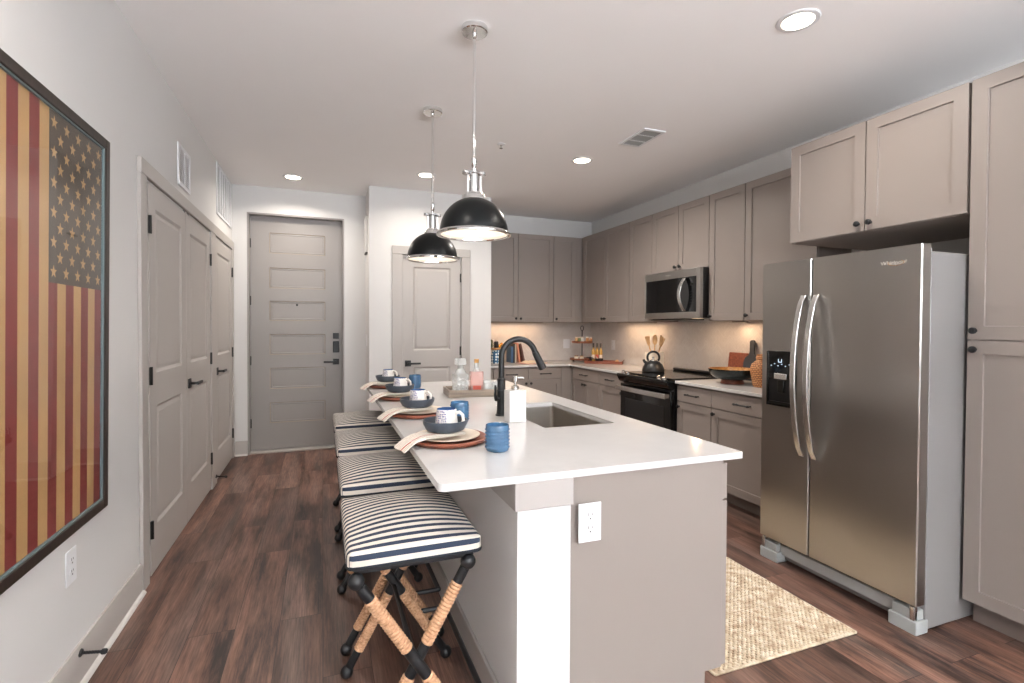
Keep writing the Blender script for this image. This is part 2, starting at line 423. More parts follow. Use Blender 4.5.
# baseboards with white shoe moulding
def baseboard(name, x, y, rz, w_, label, h=.145):
    t = thing(name, label, 'baseboard', (x, y, 0), rz, kind='structure')
    b = MB(); b.add([(0, 0, 0), (w_, 0, 0), (0, -.015, 0), (w_, -.015, 0), (0, -.015, h-.012), (w_, -.015, h-.012), (0, -.008, h), (w_, -.008, h), (0, 0, h), (w_, 0, h)],
                    [(2, 3, 5, 4), (4, 5, 7, 6), (6, 7, 9, 8), (0, 2, 4, 6, 8), (1, 9, 7, 5, 3), (0, 1, 3, 2), (0, 8, 9, 1)])
    b.build('board', 'trim', t)
    pr = [(0, 0)] + [(-.016-.0*k, 0) for k in ()] + [(-.015-.016*cos(a), .016*sin(a)) for a in [i*pi/2/5 for i in range(6)]]
    s_ = MB(); n = len(pr); s_.add([(0, p[0], p[1]) for p in pr]+[(w_, p[0], p[1]) for p in pr], [tuple(range(n)), tuple(range(2*n-1, n-1, -1))]+[(i, (i+1) % n, n+(i+1) % n, n+i) for i in range(n)])
    s_.build('shoe_molding', 'shoe', t)
baseboard('baseboard_left', XL, YR, RL, 2.925-YR, 'greige baseboard under the flag picture on the left wall')
baseboard('baseboard_entry', XL+.02, YD, 0, .110, 'short greige baseboard left of the entry door')
baseboard('baseboard_hall', .222, YD, 0, CX0-.222, 'short greige baseboard right of the entry door')
baseboard('baseboard_pantry_left', CX0, YP, 0, .225, 'short greige baseboard left of the pantry door')
baseboard('baseboard_pantry_right', 1.489, YP, 0, CX1-1.489, 'short greige baseboard right of the pantry door')
baseboard('baseboard_rear', XR, YR, pi, XR-XL, 'greige baseboard under the windows behind the camera')
baseboard('baseboard_right', XR, .74, -RL, .74-YR, 'greige baseboard on the right wall beside the camera')

# casings: local frame like the wall they sit on
def casing(name, loc, rz, boards, label):
    mb = MB()
    for x0, x1, z0, z1, y0, y1 in boards: mb.box(x0, x1, y0, y1, z0, z1)
    struct(mb.build(name, 'trim', loc=loc, rot=(0, 0, rz), bevel=.003), label, 'door trim')
T_ = .018
casing('trim_1', (XL, 2.93, 0), RL, [(0, .095, 0, 2.06, -T_, 0), (1.655, 1.845, 0, 2.06, -T_, 0), (2.67, 2.735, 0, 2.06, -T_, 0), (0, 2.735, 2.06, 2.136, -T_-.003, 0),
       (.095, .146, 0, 2.06, -.004, .05)], 'greige casing around the closet doors on the left wall')
casing('trim_2', (CX0, YP, 0), 0, [(.225, .330, 0, 2.05, -T_, 0), (.955, 1.049, 0, 2.05, -T_, 0), (.225, 1.049, 2.05, 2.135, -T_-.003, 0)], 'greige casing around the pantry door')
jm = MB(); holed(jm, .931, 2.457, -.0, .19, [(.016, 0, .915, 2.441)])
struct(jm.build('trim_3', 'entry', loc=(-.711, YD+.004, 0)), 'grey jamb framing the entry door', 'door frame')
struct(box(-.695, .204, YD+.01, YD+.16, 0, .012).build('trim_4', 'trim'), 'low grey threshold under the entry door', 'threshold')

def lever(parent, x, z, y, dirx, square=True):
    h = box(-.031, .031, -.009, 0, -.031, .031).build('handle', 'black', parent, (x, y, z), bevel=.002)
    m = MB().tube([(0, -.009, 0), (0, -.05, 0)], .009, 12); m.box(min(0, dirx*.125)-.009*(dirx > 0), max(0, dirx*.125)+.009*(dirx < 0), -.058, -.044, -.010, .010)
    m.build('lever', 'black', h, bevel=.002)
def hinge(parent, x, z, y):
    m = MB().box(-.009, .009, -.004, 0, -.045, .045); m.tube([(0, -.007, -.047), (0, -.007, .047)], .007, 10)
    m.build('hinge', 'hinge', parent, (x, y, z))
def leaf(name, w_, loc, rz, label, hand, hinge_side, x_in=.11, h=2.035, t=.035, mat='trim'):
    d = thing(name, label, 'door', loc, rz, kind='structure')
    panel_slab(w_, h, t, [(x_in, .235, w_-x_in, .875), (x_in, 1.05, w_-x_in, 1.92)], RAISED).build('door_panel', mat, d)
    for z in (.25, 1.05, 1.83): hinge(d, 0.0 if hinge_side == 'l' else w_, z-.01, -t)
    if hand is not None: lever(d, hand[0], .925-.01, -t, hand[1])
    return d
leaf('door_1', .747, (XL-.027, 3.082, .012), RL, 'closet door leaf hinged beside the flag picture', None, 'l')
d2 = leaf('door_2', .747, (XL-.027, 3.834, .012), RL, 'closet door leaf with the black lever, second on the left wall', (.06, 1), 'r')
leaf('door_3', .815, (XL-.027, 4.780, .012), RL, 'single closet door next to the entry corner', (.06, 1), 'r')
leaf('door_4', .615, (.775, YP+.05, .012), 0, 'greige two panel pantry door behind the island', (.055, 1), 'r')
# ball catches and dark head gap of the double closet
cb_ = box(0, .745*2, 0, .03, 0, .006).build('door_track', 'gap', bpy.data.objects['door_1'], (0.004, .0, 2.037))
for x in (.70, .80): box(0, .03, -.036, -.0, 0, .012).build('catch', 'black', bpy.data.objects['door_1'], (x, 0, 2.030))
ed = thing('door_5', 'tall grey six panel entry door with keypad lock', 'door', (-.694, YD+.145, .02), 0, kind='structure')
pz = [(.275, .488), (.632, .850), (.989, 1.203), (1.345, 1.550), (1.684, 1.896), (2.046, 2.258)]
panel_slab(.897, 2.420, .045, [(.180, a, .722, b) for a, b in pz], [(.005, .006), (.018, .002), (.024, .006), (.03, .005)], 1).build('door_panel', ['entry', 'groove'], ed)
for z in (.28, .93, 1.55, 2.14): hinge(ed, 0.0, z, -.045)
lever(ed, .832, .905, -.045, -1)
k = box(-.032, .032, -.022, 0, -.062, .062).build('keypad', 'black', ed, (.832, -.045, 1.066), bevel=.008)
box(-.031, .031, -.018, 0, -.031, .031).build('deadbolt', 'black', ed, (.832, -.045, 1.185), bevel=.003)
MB().lathe([(.011, 0), (.011, .004), (.006, .006), (.006, .004)], 14, T=Matrix.Rotation(radians(90), 4, 'X')).build('peephole', 'black', ed, (.443, -.045, 1.512))

# backsplash
bs = MB(); bs.box(CX1, XR, YK-.008, YK, .872, 1.37); bs.box(XR-.008, XR, 2.29, YK-.008, .872, 1.37)
struct(bs.build('trim_5', 'tile'), 'pale herringbone tile backsplash', 'backsplash')

# ------------------------------------------------------------------ cabinets
knob_me = MB().lathe([(.007, 0), (.006, .010), (.012, .014), (.015, .019), (.014, .026), (.008, .029), (0, .029)], 16, T=Matrix.Rotation(radians(90), 4, 'X')).mesh('knob', 'black')
def pull_mesh(L=.145):
    m = MB().tube([(-L/2, -.030, 0), (L/2, -.030, 0)], .0055, 10)
    for x in (-L/2+.012, L/2-.012):
        m.tube([(x, 0, 0), (x, -.03, 0)], .005, 10); m.ball((x, -.03, 0), .0085, 10, 6)
    return m.mesh('pull', 'black')
pull_me = pull_mesh()
def inst(name, me, parent, loc, rot=(0, 0, 0)):
    o = bpy.data.objects.new(name, me); COL.objects.link(o); o.parent = parent; o.location = loc; o.rotation_euler = rot; return o
def cabinet(name, label, cat, loc, rz, w_, depth, z0, z1, fronts, toe=True, group=None, extra=None, rail=.057):
    c = thing(name, label, cat, loc, rz, group)
    box(0, w_, 0, depth, z0, z1).build('cabinet_body', 'cab', c, bevel=.0015)
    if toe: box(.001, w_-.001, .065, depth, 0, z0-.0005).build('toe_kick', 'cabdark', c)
    for kind, x0, a, x1, b, hw in fronts:
        g = .0031; W = x1-x0-2*g; Hh = b-a-2*g
        if kind == 'drawer':
            d = MB().box(0, W, -.02, 0, 0, Hh).build('drawer', 'cab', c, (x0+g, -.0008, a+g), bevel=.0018)
            inst('handle', pull_me, d, (W/2, -.02, Hh/2))
        elif kind == 'filler':
            MB().box(0, W, -.012, 0, 0, Hh).build('filler_strip', 'cab', c, (x0+g, -.0008, a+g), bevel=.001)
        else:
            d = panel_slab(W, Hh, .02, [(rail, rail, W-rail, Hh-rail)], SHAKER).build('door', 'cab', c, (x0+g, -.0008, a+g), bevel=.0012, seg=1)
            if hw: inst('knob', knob_me, d, (.028 if hw[0] == 'l' else W-.028, -.02, .038 if hw[1] == 'b' else Hh-.038))
    return c
CZ = .871; CT = .023; CB = CZ-CT
UF = 5.669+.02   # carcass front of the back uppers
NZ = 1.37; TZ = 2.44
cabinet('upper_cabinet', 'two door taupe wall cabinet on the back wall next to the pantry', 'cabinet', (CX1+.01, UF, 0), 0, .945, YK-UF-.001, NZ, TZ,
        [('door', 0, NZ, .472, TZ, 'rb'), ('door', .472, NZ, .945, TZ, 'lb')], toe=False, group=None)
cabinet('upper_cabinet', 'narrow one door wall cabinet on the back wall beside the corner', 'cabinet', (2.687, UF, 0), 0, XR-2.687-.001, YK-UF-.001, NZ, TZ,
        [('door', 0, NZ, .31, TZ, 'lb'), ('filler', .31, NZ, .383, TZ, None)], toe=False)
XF = 3.072+.02; RR = -RL; DU = XR-XF-.001
def up(y1, y0, label, doors, z0=NZ, name='upper_cabinet'):
    return cabinet(name, label, 'cabinet', (XF, y1, 0), RR, y1-y0, DU, z0, TZ, doors, toe=False)
up(5.665, 4.605, 'two door taupe wall cabinet on the right wall beside the corner',
   [('filler', 0, NZ, .05, TZ, None), ('door', .05, NZ, .555, TZ, 'rb'), ('door', .555, NZ, 1.06, TZ, 'lb')])
up(4.603, 4.212, 'narrow one door wall cabinet left of the microwave', [('door', 0, NZ, .391, TZ, 'rb')])
up(4.210, 3.420, 'short two door wall cabinet above the microwave', [('door', 0, 1.832, .395, TZ, 'rb'), ('door', .395, 1.832, .790, TZ, 'lb')], 1.832)
up(3.418, 3.032, 'narrow one door wall cabinet right of the microwave', [('door', 0, NZ, .386, TZ, 'lb')])
up(3.030, 2.420, 'wide one door wall cabinet partly behind the fridge cabinet', [('door', 0, NZ, .61, TZ, 'lb')])
XO = 2.665+.02
cabinet('fridge_cabinet', 'deep two door cabinet above the refrigerator', 'cabinet', (XO, 2.281, 0), RR, .902, XR-XO-.001, 1.826, 2.405,
        [('door', 0, 1.826, .452, 2.405, 'rb'), ('door', .452, 1.826, .902, 2.405, 'lb')], toe=False)
cabinet('tall_pantry_cabinet', 'floor to top taupe cabinet right of the refrigerator', 'cabinet', (XO, 1.372, 0), RR, .62, XR-XO-.001, .112, 2.405,
        [('door', 0, .112, .62, 1.267, 'lt'), ('door', 0, 1.267, .62, 2.405, 'lb')])
BF = 5.349+.02; DL = .702
cabinet('base_cabinet', 'base cabinet on the back wall with two drawers over two doors', 'cabinet', (CX1+.005, BF, 0), 0, 1.053, YK-BF-.001, .105, CB-.0005,
        [('filler', 0, .105, .06, CB-.012, None), ('drawer', .06, DL, .482, CB-.012, None), ('drawer', .482, DL, .905, CB-.012, None), ('door', .06, .105, .482, DL, 'rt'), ('door', .482, .105, .905, DL, 'lt'), ('filler', .905, .105, 1.051, CB-.012, None)])
XB = 2.77+.02; DB = XR-XB-.001
def base(y1, y0, label, fr): return cabinet('base_cabinet', label, 'cabinet', (XB, y1, 0), RR, y1-y0, DB, .105, CB-.0005, fr)
zt = CB-.012
base(5.345, 4.702, 'corner base cabinet on the right wall with one wide drawer over two doors', [('drawer', .02, DL, .643, zt, None), ('door', .02, .105, .331, DL, 'rt'), ('door', .331, .105, .643, DL, 'lt')])
base(4.700, 4.222, 'narrow base cabinet left of the range', [('drawer', 0, DL, .478, zt, None), ('door', 0, .105, .478, DL, 'rt')])
base(3.437, 3.042, 'narrow base cabinet right of the range', [('drawer', 0, DL, .395, zt, None), ('door', 0, .105, .395, DL, 'lt')])
base(3.040, 2.412, 'wide base cabinet partly behind the refrigerator', [('drawer', 0, DL, .628, zt, None), ('door', 0, .105, .628, DL, 'lt')])
# counters of the wall run
CE = 2.748
m = MB(); m.prism([(CX1+.002, 5.328), (CE, 5.328), (CE, 4.220), (XR-.009, 4.220), (XR-.009, YK-.009), (CX1+.002, YK-.009)], CB, CZ)
tag(m.build('corner_countertop', 'quartz', bevel=.002), 'white quartz counter turning the far corner left of the range', 'countertop')
tag(box(CE, XR-.009, 2.405, 3.438, CB, CZ).build('countertop', 'quartz', bevel=.002), 'short white quartz counter between range and refrigerator', 'countertop')

# ------------------------------------------------------------------ island
isl = thing('kitchen_island', 'kitchen island with white end wall and taupe end panel', 'kitchen island', (0, 0, 0))
IY0, IY1 = 1.402, 3.92; PX0, PX1 = .549, .728
box(PX0, PX1, IY0, IY1, 0, CB-.0005).build('half_wall', 'wall', isl)
tc = MB(); tz = .764
tc.box(PX0-.012, PX1+.003, IY0-.012, IY0, tz, CB-.001); tc.box(PX0-.012, PX0, IY0, IY1+.0, tz, CB-.001)
tc.build('trim_band', 'trim', isl, bevel=.001)
bb = MB(); bb.box(PX0-.014, PX0, IY0-.014, IY1, 0, .13); bb.box(PX0, PX1, IY0-.014, IY0, 0, .13); bb.build('baseboard', 'trim', isl, bevel=.003)
ep = MB().prism([(PX1+.001, 0), (1.262, 0), (1.262, .102), (1.334, .102), (1.334, CB-.001), (PX1+.001, CB-.001)], -.020, 0, T=Matrix.Rotation(radians(90), 4, 'X'))
ep.build('end_panel', 'cab', isl, (0, IY0, 0), bevel=.001)
ys = [1.425, 2.0, 2.72, 3.32, 3.92]
specs = ['drawer base on the aisle side of the island near its end', 'sink base on the aisle side of the island', 'cabinet past the sink base on the aisle side of the island', 'farthest cabinet on the aisle side of the island']
for i in range(4):
    y0, y1 = ys[i], ys[i+1]; W = y1-y0-.001
    fr = [('drawer', 0, DL, W, zt, None)] + ([('door', 0, .105, W, DL, 'rt')] if i in (0, 3) else [('door', 0, .105, W/2, DL, 'rt'), ('door', W/2, .105, W, DL, 'lt')])
    c = thing('island_cabinet', specs[i], 'cabinet', (1.334, y0, 0), RL)
    top = CB-.0005 if i != 1 else .60
    box(0, W, 0, .60, .105, top).build('cabinet_body', 'cab', c)
    if i == 1: box(0, W, 0, .018, top, CB-.001).build('front_rail', 'cab', c)
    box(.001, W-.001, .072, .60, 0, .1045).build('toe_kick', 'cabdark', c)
    for kind, x0, a, x1, b, hw in fr:
        if i == 0 and x0 == 0: x0 = -.0235
        g = .0031; w2 = x1-x0-2*g; h2 = b-a-2*g
        if kind == 'drawer':
            d = MB().box(0, w2, -.02, 0, 0, h2).build('drawer', 'cab', c, (x0+g, -.0008, a+g), bevel=.0018); inst('handle', pull_me, d, (w2/2, -.02, h2/2))
        else:
            d = panel_slab(w2, h2, .02, [(.057, .057, w2-.057, h2-.057)], SHAKER).build('door', 'cab', c, (x0+g, -.0008, a+g))
            inst('knob', knob_me, d, (.028 if hw[0] == 'l' else w2-.028, -.02, h2-.038))
# island counter with sink cut-out
IX0, IX1, JY0, JY1 = .306, 1.413, 1.391, 3.975
SX0, SX1, SY0, SY1 = .915, 1.272, 2.012, 2.690
def rrect(x0, y0, x1, y1, r, n=6, r1=None):
    p = []; R_ = r; q1 = r if r1 is None else r1
    for cx, cy, a0, r in ((x1-q1, y0+q1, -90, q1), (x1-q1, y1-q1, 0, q1), (x0+R_, y1-R_, 90, R_), (x0+R_, y0+R_, 180, R_)):
        for k in range(n+1):
            a = radians(a0+90*k/n); p.append((cx+r*cos(a), cy+r*sin(a)))
    return p
def slab_hole(name, outer, inner, z0, z1, mat):
    bm = bmesh.new()
    vt = [[bm.verts.new((x, y, z1)) for x, y in L] for L in (outer, inner)]
    es = []
    for L in vt:
        for i in range(len(L)): es.append(bm.edges.new((L[i], L[(i+1) % len(L)])))
    bmesh.ops.triangle_fill(bm, use_beauty=True, edges=es)
    for L in vt:
        lo = [bm.verts.new((v.co.x, v.co.y, z0)) for v in L]
        for i in range(len(L)):
            j = (i+1) % len(L); bm.faces.new((L[i], L[j], lo[j], lo[i]))
        L.append(lo)
    es = []
    for L in vt:
        lo = L[-1]
        for i in range(len(lo)): es.append(bm.edges.get((lo[i], lo[(i+1) % len(lo)])))
    bmesh.ops.triangle_fill(bm, use_beauty=True, edges=es)
    bmesh.ops.recalc_face_normals(bm, faces=bm.faces)
    me = bpy.data.meshes.new(name); bm.to_mesh(me); bm.free(); me.materials.append(M[mat])
    me.polygons.foreach_set('use_smooth', [True]*len(me.polygons)); me.set_sharp_from_angle(angle=radians(35))
    o = bpy.data.objects.new(name, me); COL.objects.link(o)
    return o
ic = slab_hole('island_countertop', rrect(IX0, JY0, IX1, JY1, .020, 6, .004), rrect(SX0, SY0, SX1, SY1, .012, 4), CB, CZ, 'quartz')
tag(ic, 'long white quartz island top with the sink cut out', 'countertop')
# sink: open bowl under the counter
sk = MB(); zb = .64; g = .006; o_ = rrect(SX0-g, SY0-g, SX1+g, SY1+g, .02, 4); n = len(o_)
o3 = rrect(SX0-g-.02, SY0-g-.02, SX1+g+.02, SY1+g+.02, .03, 4)
o2 = rrect(SX0+.01, SY0+.01, SX1-.01, SY1-.01, .03, 4)
vs = [(x, y, CB-.0006) for x, y in o3]+[(x, y, CB-.0006) for x, y in o_]+[(x, y, zb+.012) for x, y in o_]+[(x, y, zb) for x, y in o2]
fs = []
for r_ in range(3):
    for i in range(n): fs.append((r_*n+i, r_*n+(i+1) % n, (r_+1)*n+(i+1) % n, (r_+1)*n+i))
fs.append(tuple(3*n+i for i in range(n)))
sk.add(vs, fs)
st = thing('sink', 'stainless undermount sink set in the island top', 'sink', (0, 0, 0))
so = sk.build('basin', 'sink', st)
sm = so.modifiers.new('solid', 'SOLIDIFY'); sm.thickness = .0015; sm.offset = -1
MB().lathe([(.0, 0), (.03, .001), (.043, .004), (.045, .001), (.045, 0)], 24).build('drain', 'steel2', st, (1.09, 2.35, zb+.001))
# faucet
fa = thing('faucet', 'tall matte black gooseneck kitchen faucet beside the island sink', 'faucet', (.838, 2.372, CZ), radians(-4))
MB().lathe([(.029, 0), (.029, .006), (.024, .010), (.022, .03), (.021, .12), (.0225, .122), (.0225, .128), (.0205, .130), (.0205, .175), (.0225, .177), (.0225, .183), (.016, .188), (.0145, .19)], 28).build('base', 'black', fa)
R = .09; zc_ = .292
pts = [(0, 0, .185+(.105)*k/4) for k in range(5)] + [(R-R*cos(a), 0, zc_+R*sin(a)) for a in [pi*i/22 for i in range(1, 21)]]
MB().tube(pts, .0148, 16, flat=(0, 1, 0)).build('spout', 'black', fa)
e = Vector(pts[-1]); dv = (Vector(pts[-1])-Vector(pts[-2])).normalized(); dv = (dv+Vector((.13, 0, 0))).normalized()
h1 = MB().tube([e+dv*q for q in (0, .008, .012, .05, .092, .098)], [.0155, .017, .017, .0185, .0215, .0195], 20, flat=(0, 1, 0)).build('spray_head', 'black', fa)
hd = MB().tube([(0, 0, .085), (-.032, -.012, .085)], .012, 14); hd.build('handle_hub', 'black', fa)
MB().tube([(-.030, -.012, .083), (-.036, -.016, .11), (-.034, -.018, .155)], [.009, .007, .0055], 12).build('handle', 'black', fa)
# soap dispenser
sd = thing('soap_dispenser', 'square white marble soap dispenser beside the faucet', 'soap dispenser', (.848, 2.205, CZ), radians(3))
box(-.043, .043, -.034, .034, 0, .148).build('bottle', 'marble', sd, bevel=.004)
p_ = MB().lathe([(.017, 0), (.017, .016), (.013, .02), (.006, .022), (.006, .038), (.013, .040), (.013, .062), (.010, .066), (0, .066)], 20)
p_.tube([(0, 0, .055), (.036, -.004, .057), (.042, -.005, .052)], [.006, .005, .0045], 10)
p_.build('pump', 'steel2', sd, (0, 0, .148))

# ------------------------------------------------------------------ outlets and switches
def outlet(label, loc, rz, w_=.078, h=.122, kind='outlet', cat='outlet'):
    o = thing('wall_outlet' if kind == 'outlet' else 'light_switch', label, cat, loc, rz)
    box(-w_/2, w_/2, -.0045, 0, -h/2, h/2).build('cover_plate', 'white', o, bevel=.002)
    if kind == 'outlet':
        for z in (-.0205, .0205):
            r = MB().prism([(.017*cos(a), max(-.0145, min(.0145, .017*sin(a)))) for a in [2*pi*i/20 for i in range(20)]], 0, .002, T=Matrix.Rotation(radians(90), 4, 'X')).build('receptacle', 'white', o, (0, -.0045, z))
            s_ = MB(); s_.box(-.0075, -.0052, -.0005, 0, .001, .010); s_.box(.0052, .0075, -.0005, 0, .002, .009); s_.box(-.0025, .0025, -.0005, 0, -.010, -.005); s_.build('slots', 'slot', r, (0, -.002, 0))
    else:
        n_ = 2 if w_ > .1 else 1
        for k in range(n_):
            box(-.016, .016, -.004, 0, -.033, .033).build('rocker', 'white', o, ((k-(n_-1)/2)*.046, -.0045, 0), bevel=.0015)
    return o
outlet('white outlet low on the left wall under the flag picture', (XL, 2.215, .456), RL)
outlet('white outlet on the taupe end panel of the island', (.783, IY0-.0205, .705), 0, .080, .122)
outlet('white outlet on the tile behind the tiered stand', (3.03, YK-.0085, 1.09), 0, .095, .12, 'switch', 'light switch')
bpy.data.objects['light_switch']['label'] = 'wide white switch plate on the back tile left of the tiered stand'
outlet('narrow white outlet on the right wall tile near the oil bottles', (XR-.0085, 5.42, 1.09), RR)
outlet('white light switch on the short hall wall beside the entry door', (CX0-.0005, 5.50, 1.16), RR, kind='switch', cat='light switch')

# door stops
for (y, l) in ((2.245, 'spring door stop on the baseboard near the flag picture'), (4.70, 'spring door stop at the casing beside the third closet door')):
    ds = thing('door_stop', l, 'door stop', (XL+(.015 if y < 3 else .022), y, 123/1000 if y < 3 else .075), 0)
    MB().lathe([(.015, 0), (.013, .006), (.006, .010)]+[(.0065 if i % 2 else .0048, .010+.055*i/24) for i in range(25)]+[(.006, .066)], 12, T=Matrix.Rotation(radians(98), 4, 'Y')).build('spring', 'black', ds)
    MB().lathe([(.009, .064), (.0105, .068), (.0105, .078), (.006, .083), (0, .083)], 12, T=Matrix.Rotation(radians(98), 4, 'Y')).build('rubber_tip', 'black', ds)

# ------------------------------------------------------------------ vents, sprinkler, chime
def wall_vent(label, y0, y1, z0, z1, n, vertical):
    v = thing('air_vent', label, 'vent', (XL, y0, z0), RL); W = y1-y0; Hh = z1-z0; b = .022
    f = MB(); holed(f, W, Hh, -.010, 0, [(b, b, W-b, Hh-b)]); f.build('frame', 'white', v, bevel=.002)
    box(b, W-b, -.001, 0, b, Hh-b).build('backing', 'vent', v)
    s_ = MB()
    if vertical:
        for i in range(n):
            x = b+(W-2*b)*(i+.5)/n; s_.box(-.004, .004, -.0012, .0012, b, Hh-b, T=Matrix.Translation((x, -.004, 0)))
        for k in (1, 2, 3, 4, 5): s_.box(b+(W-2*b)*k/6-.004, b+(W-2*b)*k/6+.004, -.0105, -.003, b, Hh-b)
    else:
        for i in range(n):
            z = b+(Hh-2*b)*(i+.5)/n; s_.box(b, W-b, -.005, .005, -.0022, .0022, T=Matrix.Translation((0, -.004, z)) @ Matrix.Rotation(radians(20), 4, 'X'))
        s_.box(W/2-.006, W/2+.006, -.0105, -.003, b, Hh-b)
    s_.build('louvers', 'white', v)
wall_vent('small white louvred vent high on the left wall above the closet', 3.665, 3.965, 2.192, 2.452, 16, False)
wall_vent('large white return air vent near the ceiling by the entry', 4.89, 5.61, 2.262, 2.70, 14, True)
cv = thing('ceiling_vent', 'white rectangular supply vent in the ceiling over the aisle', 'vent', (2.215, 3.175, H), 0)
f = MB(); W, L = .18, .33
for a in (0,):
    f.box(-W/2, W/2, -L/2, -L/2+.025, -.008, 0); f.box(-W/2, W/2, L/2-.025, L/2, -.008, 0); f.box(-W/2, -W/2+.02, -L/2+.025, L/2-.025, -.008, 0); f.box(W/2-.02, W/2, -L/2+.025, L/2-.025, -.008, 0)
    for q in (-L/6, L/6): f.box(-W/2+.02, W/2-.02, q-.006, q+.006, -.008, 0)
f.build('frame', 'white', cv)
box(-W/2+.02, W/2-.02, -L/2+.025, L/2-.025, -.002, -.0005).build('backing', 'slot', cv)
f = MB()
for i in range(10):
    x = -W/2+.02+(W-.04)*(i+.5)/10; f.box(-.005, .005, -L/2+.025, L/2-.025, -.0006, .0006, T=Matrix.Translation((x, 0, -.005)) @ Matrix.Rotation(radians(45), 4, 'Y'))
f.build('louvers', 'fridgefoot', cv)
sp = thing('fire_sprinkler', 'small white pendent sprinkler in the ceiling beyond the pendants', 'sprinkler', (1.29, 3.68, H), 0)
MB().lathe([(.032, 0), (.032, -.003), (.026, -.006), (.012, -.007)], 20).build('escutcheon', 'white', sp)
m = MB().lathe([(.009, -.006), (.009, -.014), (.004, -.018), (.004, -.03), (.014, -.031), (.014, -.033), (0, -.033)], 12); m.build('head', 'steel2', sp)
ch = thing('door_chime', 'narrow white chime box high on the short hall wall', 'door chime', (CX0, 5.60, 2.08), RR)
box(-.0, .18, -.022, 0, 0, .37).build('cover', 'wall', ch, bevel=.004)
box(.01, .17, -.020, -.0, -.012, -.0005).build('bottom_grille', 'slot', ch)

# ------------------------------------------------------------------ recessed ceiling lights
def can(label, x, y, power=12):
    c = thing('recessed_light', label, 'ceiling light', (x, y, H), 0, 'recessed ceiling lights')
    MB().lathe([(.066, -.0005), (.068, -.006), (.088, -.004), (.092, 0)], 36, cap0=False, cap1=False).build('trim_ring', 'white', c)
    MB().lathe([(0, -.003), (.067, -.003), (.067, -.001)], 36, cap0=False, cap1=False).build('lens', 'lens', c)
    l = light('recessed_lamp', 'AREA', (0, 0, -.012), power, WARM, shape='DISK', size=.13); l.parent = c; l.data.spread = radians(150)
can('recessed ceiling light nearest the refrigerator cabinets', 2.035, 1.715, 8)
can('recessed ceiling light over the aisle before the microwave', 2.05, 3.785, 19)
can('recessed ceiling light in front of the entry door', -.258, 5.21, 9)
can('recessed ceiling light in front of the pantry, beside the far pendant', .907, 4.683, 7)
for x, y, l in ((-.25, 1.2, 'recessed light over the stool side near the flag picture'),):
    can(l, x, y, 7)  # extra can out of view, added to brighten this side

# ------------------------------------------------------------------ pendants
def pendant(label, x, y):
    p = thing('pendant_light', label, 'pendant light', (x, y, H), 0, 'dome pendants over the island')
    MB().lathe([(.062, 0), (.062, -.022), (.058, -.026), (.012, -.027), (.010, -.045), (.006, -.048)], 36).build('canopy', 'chrome', p)
    MB().tube([(0, 0, -.04), (0, 0, -.60)], .0075, 12).build('rod', 'chrome', p)
    zr = 1.748-H   # rim
    ft = MB().lathe([(.008, zr+.365), (.0125, zr+.362), (.0125, zr+.325), (.009, zr+.32), (.009, zr+.30)], 20)
    ft.lathe([(.009, zr+.305), (.026, zr+.300), (.026, zr+.290), (.022, zr+.285), (.022, zr+.20)], 24)
    ft.lathe([(.022, zr+.205), (.038, zr+.20), (.040, zr+.192), (.052, zr+.186), (.055, zr+.175), (.058, zr+.160)], 32)
    for s_ in (-1, 1):
        ft.tube([(s_*.012, 0, zr+.30), (s_*.036, 0, zr+.288)], .0055, 8); 
        ft.box(s_*.031-.004, s_*.031+.004, -.006, .006, zr+.195, zr+.29)
    ft.build('socket_cap', 'chrome', p)
    kb = MB()
    for s_ in (-1, 1): kb.lathe([(0, -.009), (.015, -.009), (.018, -.005), (.018, .005), (.015, .009), (0, .009)], 18, c=(s_*.040, 0, zr+.292))
    kb.build('thumb_nuts', 'chrome', p)
    Rr = .162; prof = []
    for i in range(15):
        a = radians(90-88*(14-i)/14)  # from near the rim to the apex opening
        prof.append((Rr*cos(a)**.92 if a < pi/2 else 0.03, .168*sin(a)))
    outer = [(max(r, .052), zr+z+.006) for r, z in prof]; inner = [(max(r-.003, .048), zr+z+.002) for r, z in reversed(prof)]
    MB().lathe(outer, 48, cap0=False, cap1=False).build('shade', 'shade', p)
    MB().lathe(inner+[], 48, cap0=True, cap1=False).build('shade_lining', 'shadein', p)
    MB().lathe([(.158, zr+.014), (.166, zr+.014), (.169, zr+.008), (.176, zr+.004), (.176, zr-.002), (.168, zr-.004), (.158, zr-.002), (.156, zr+.004), (.158, zr+.014)], 48, cap0=False, cap1=False).build('rim', 'chrome', p)
    b = MB().ball((0, 0, zr+.075), .032, 20, 12); b.lathe([(.014, zr+.10), (.014, zr+.15)], 12); b.build('bulb', 'bulb', p)
    l = light('pendant_lamp', 'POINT', (0, 0, zr+.03), .45, WARM, shadow_soft_size=.04); l.parent = p
pendant('near black dome pendant with chrome fittings over the island sink', .672, 2.302)
pendant('far black dome pendant with chrome fittings, in front of the pantry door', .672, 3.262)

# under-cabinet lamps
def strip(label, loc, rz, L, power):
    s_ = thing('under_cabinet_light', label, 'light', loc, rz)
    box(-L/2, L/2, -.02, .02, -.012, -.0005).build('housing', 'cab', s_, bevel=.002)
    box(-L/2+.008, L/2-.008, -.014, .014, -.0128, -.0122).build('diffuser', 'softlens', s_)
    l = light('under_cabinet_lamp', 'AREA', (0, 0, -.018), power, (1, .66, .40), shape='RECTANGLE', size=L-.02, size_y=.025); l.parent = s_
strip('slim warm light bar under the back wall cabinets', (2.22, YK-.14, NZ), 0, .8, 1.6)
strip('slim warm light bar under the right wall cabinets by the corner', (XR-.14, 4.75, NZ), RR, .7, 1.6)
strip('slim warm light bar under the wall cabinet right of the microwave', (XR-.12, 3.28, NZ), RR, .14, .6)

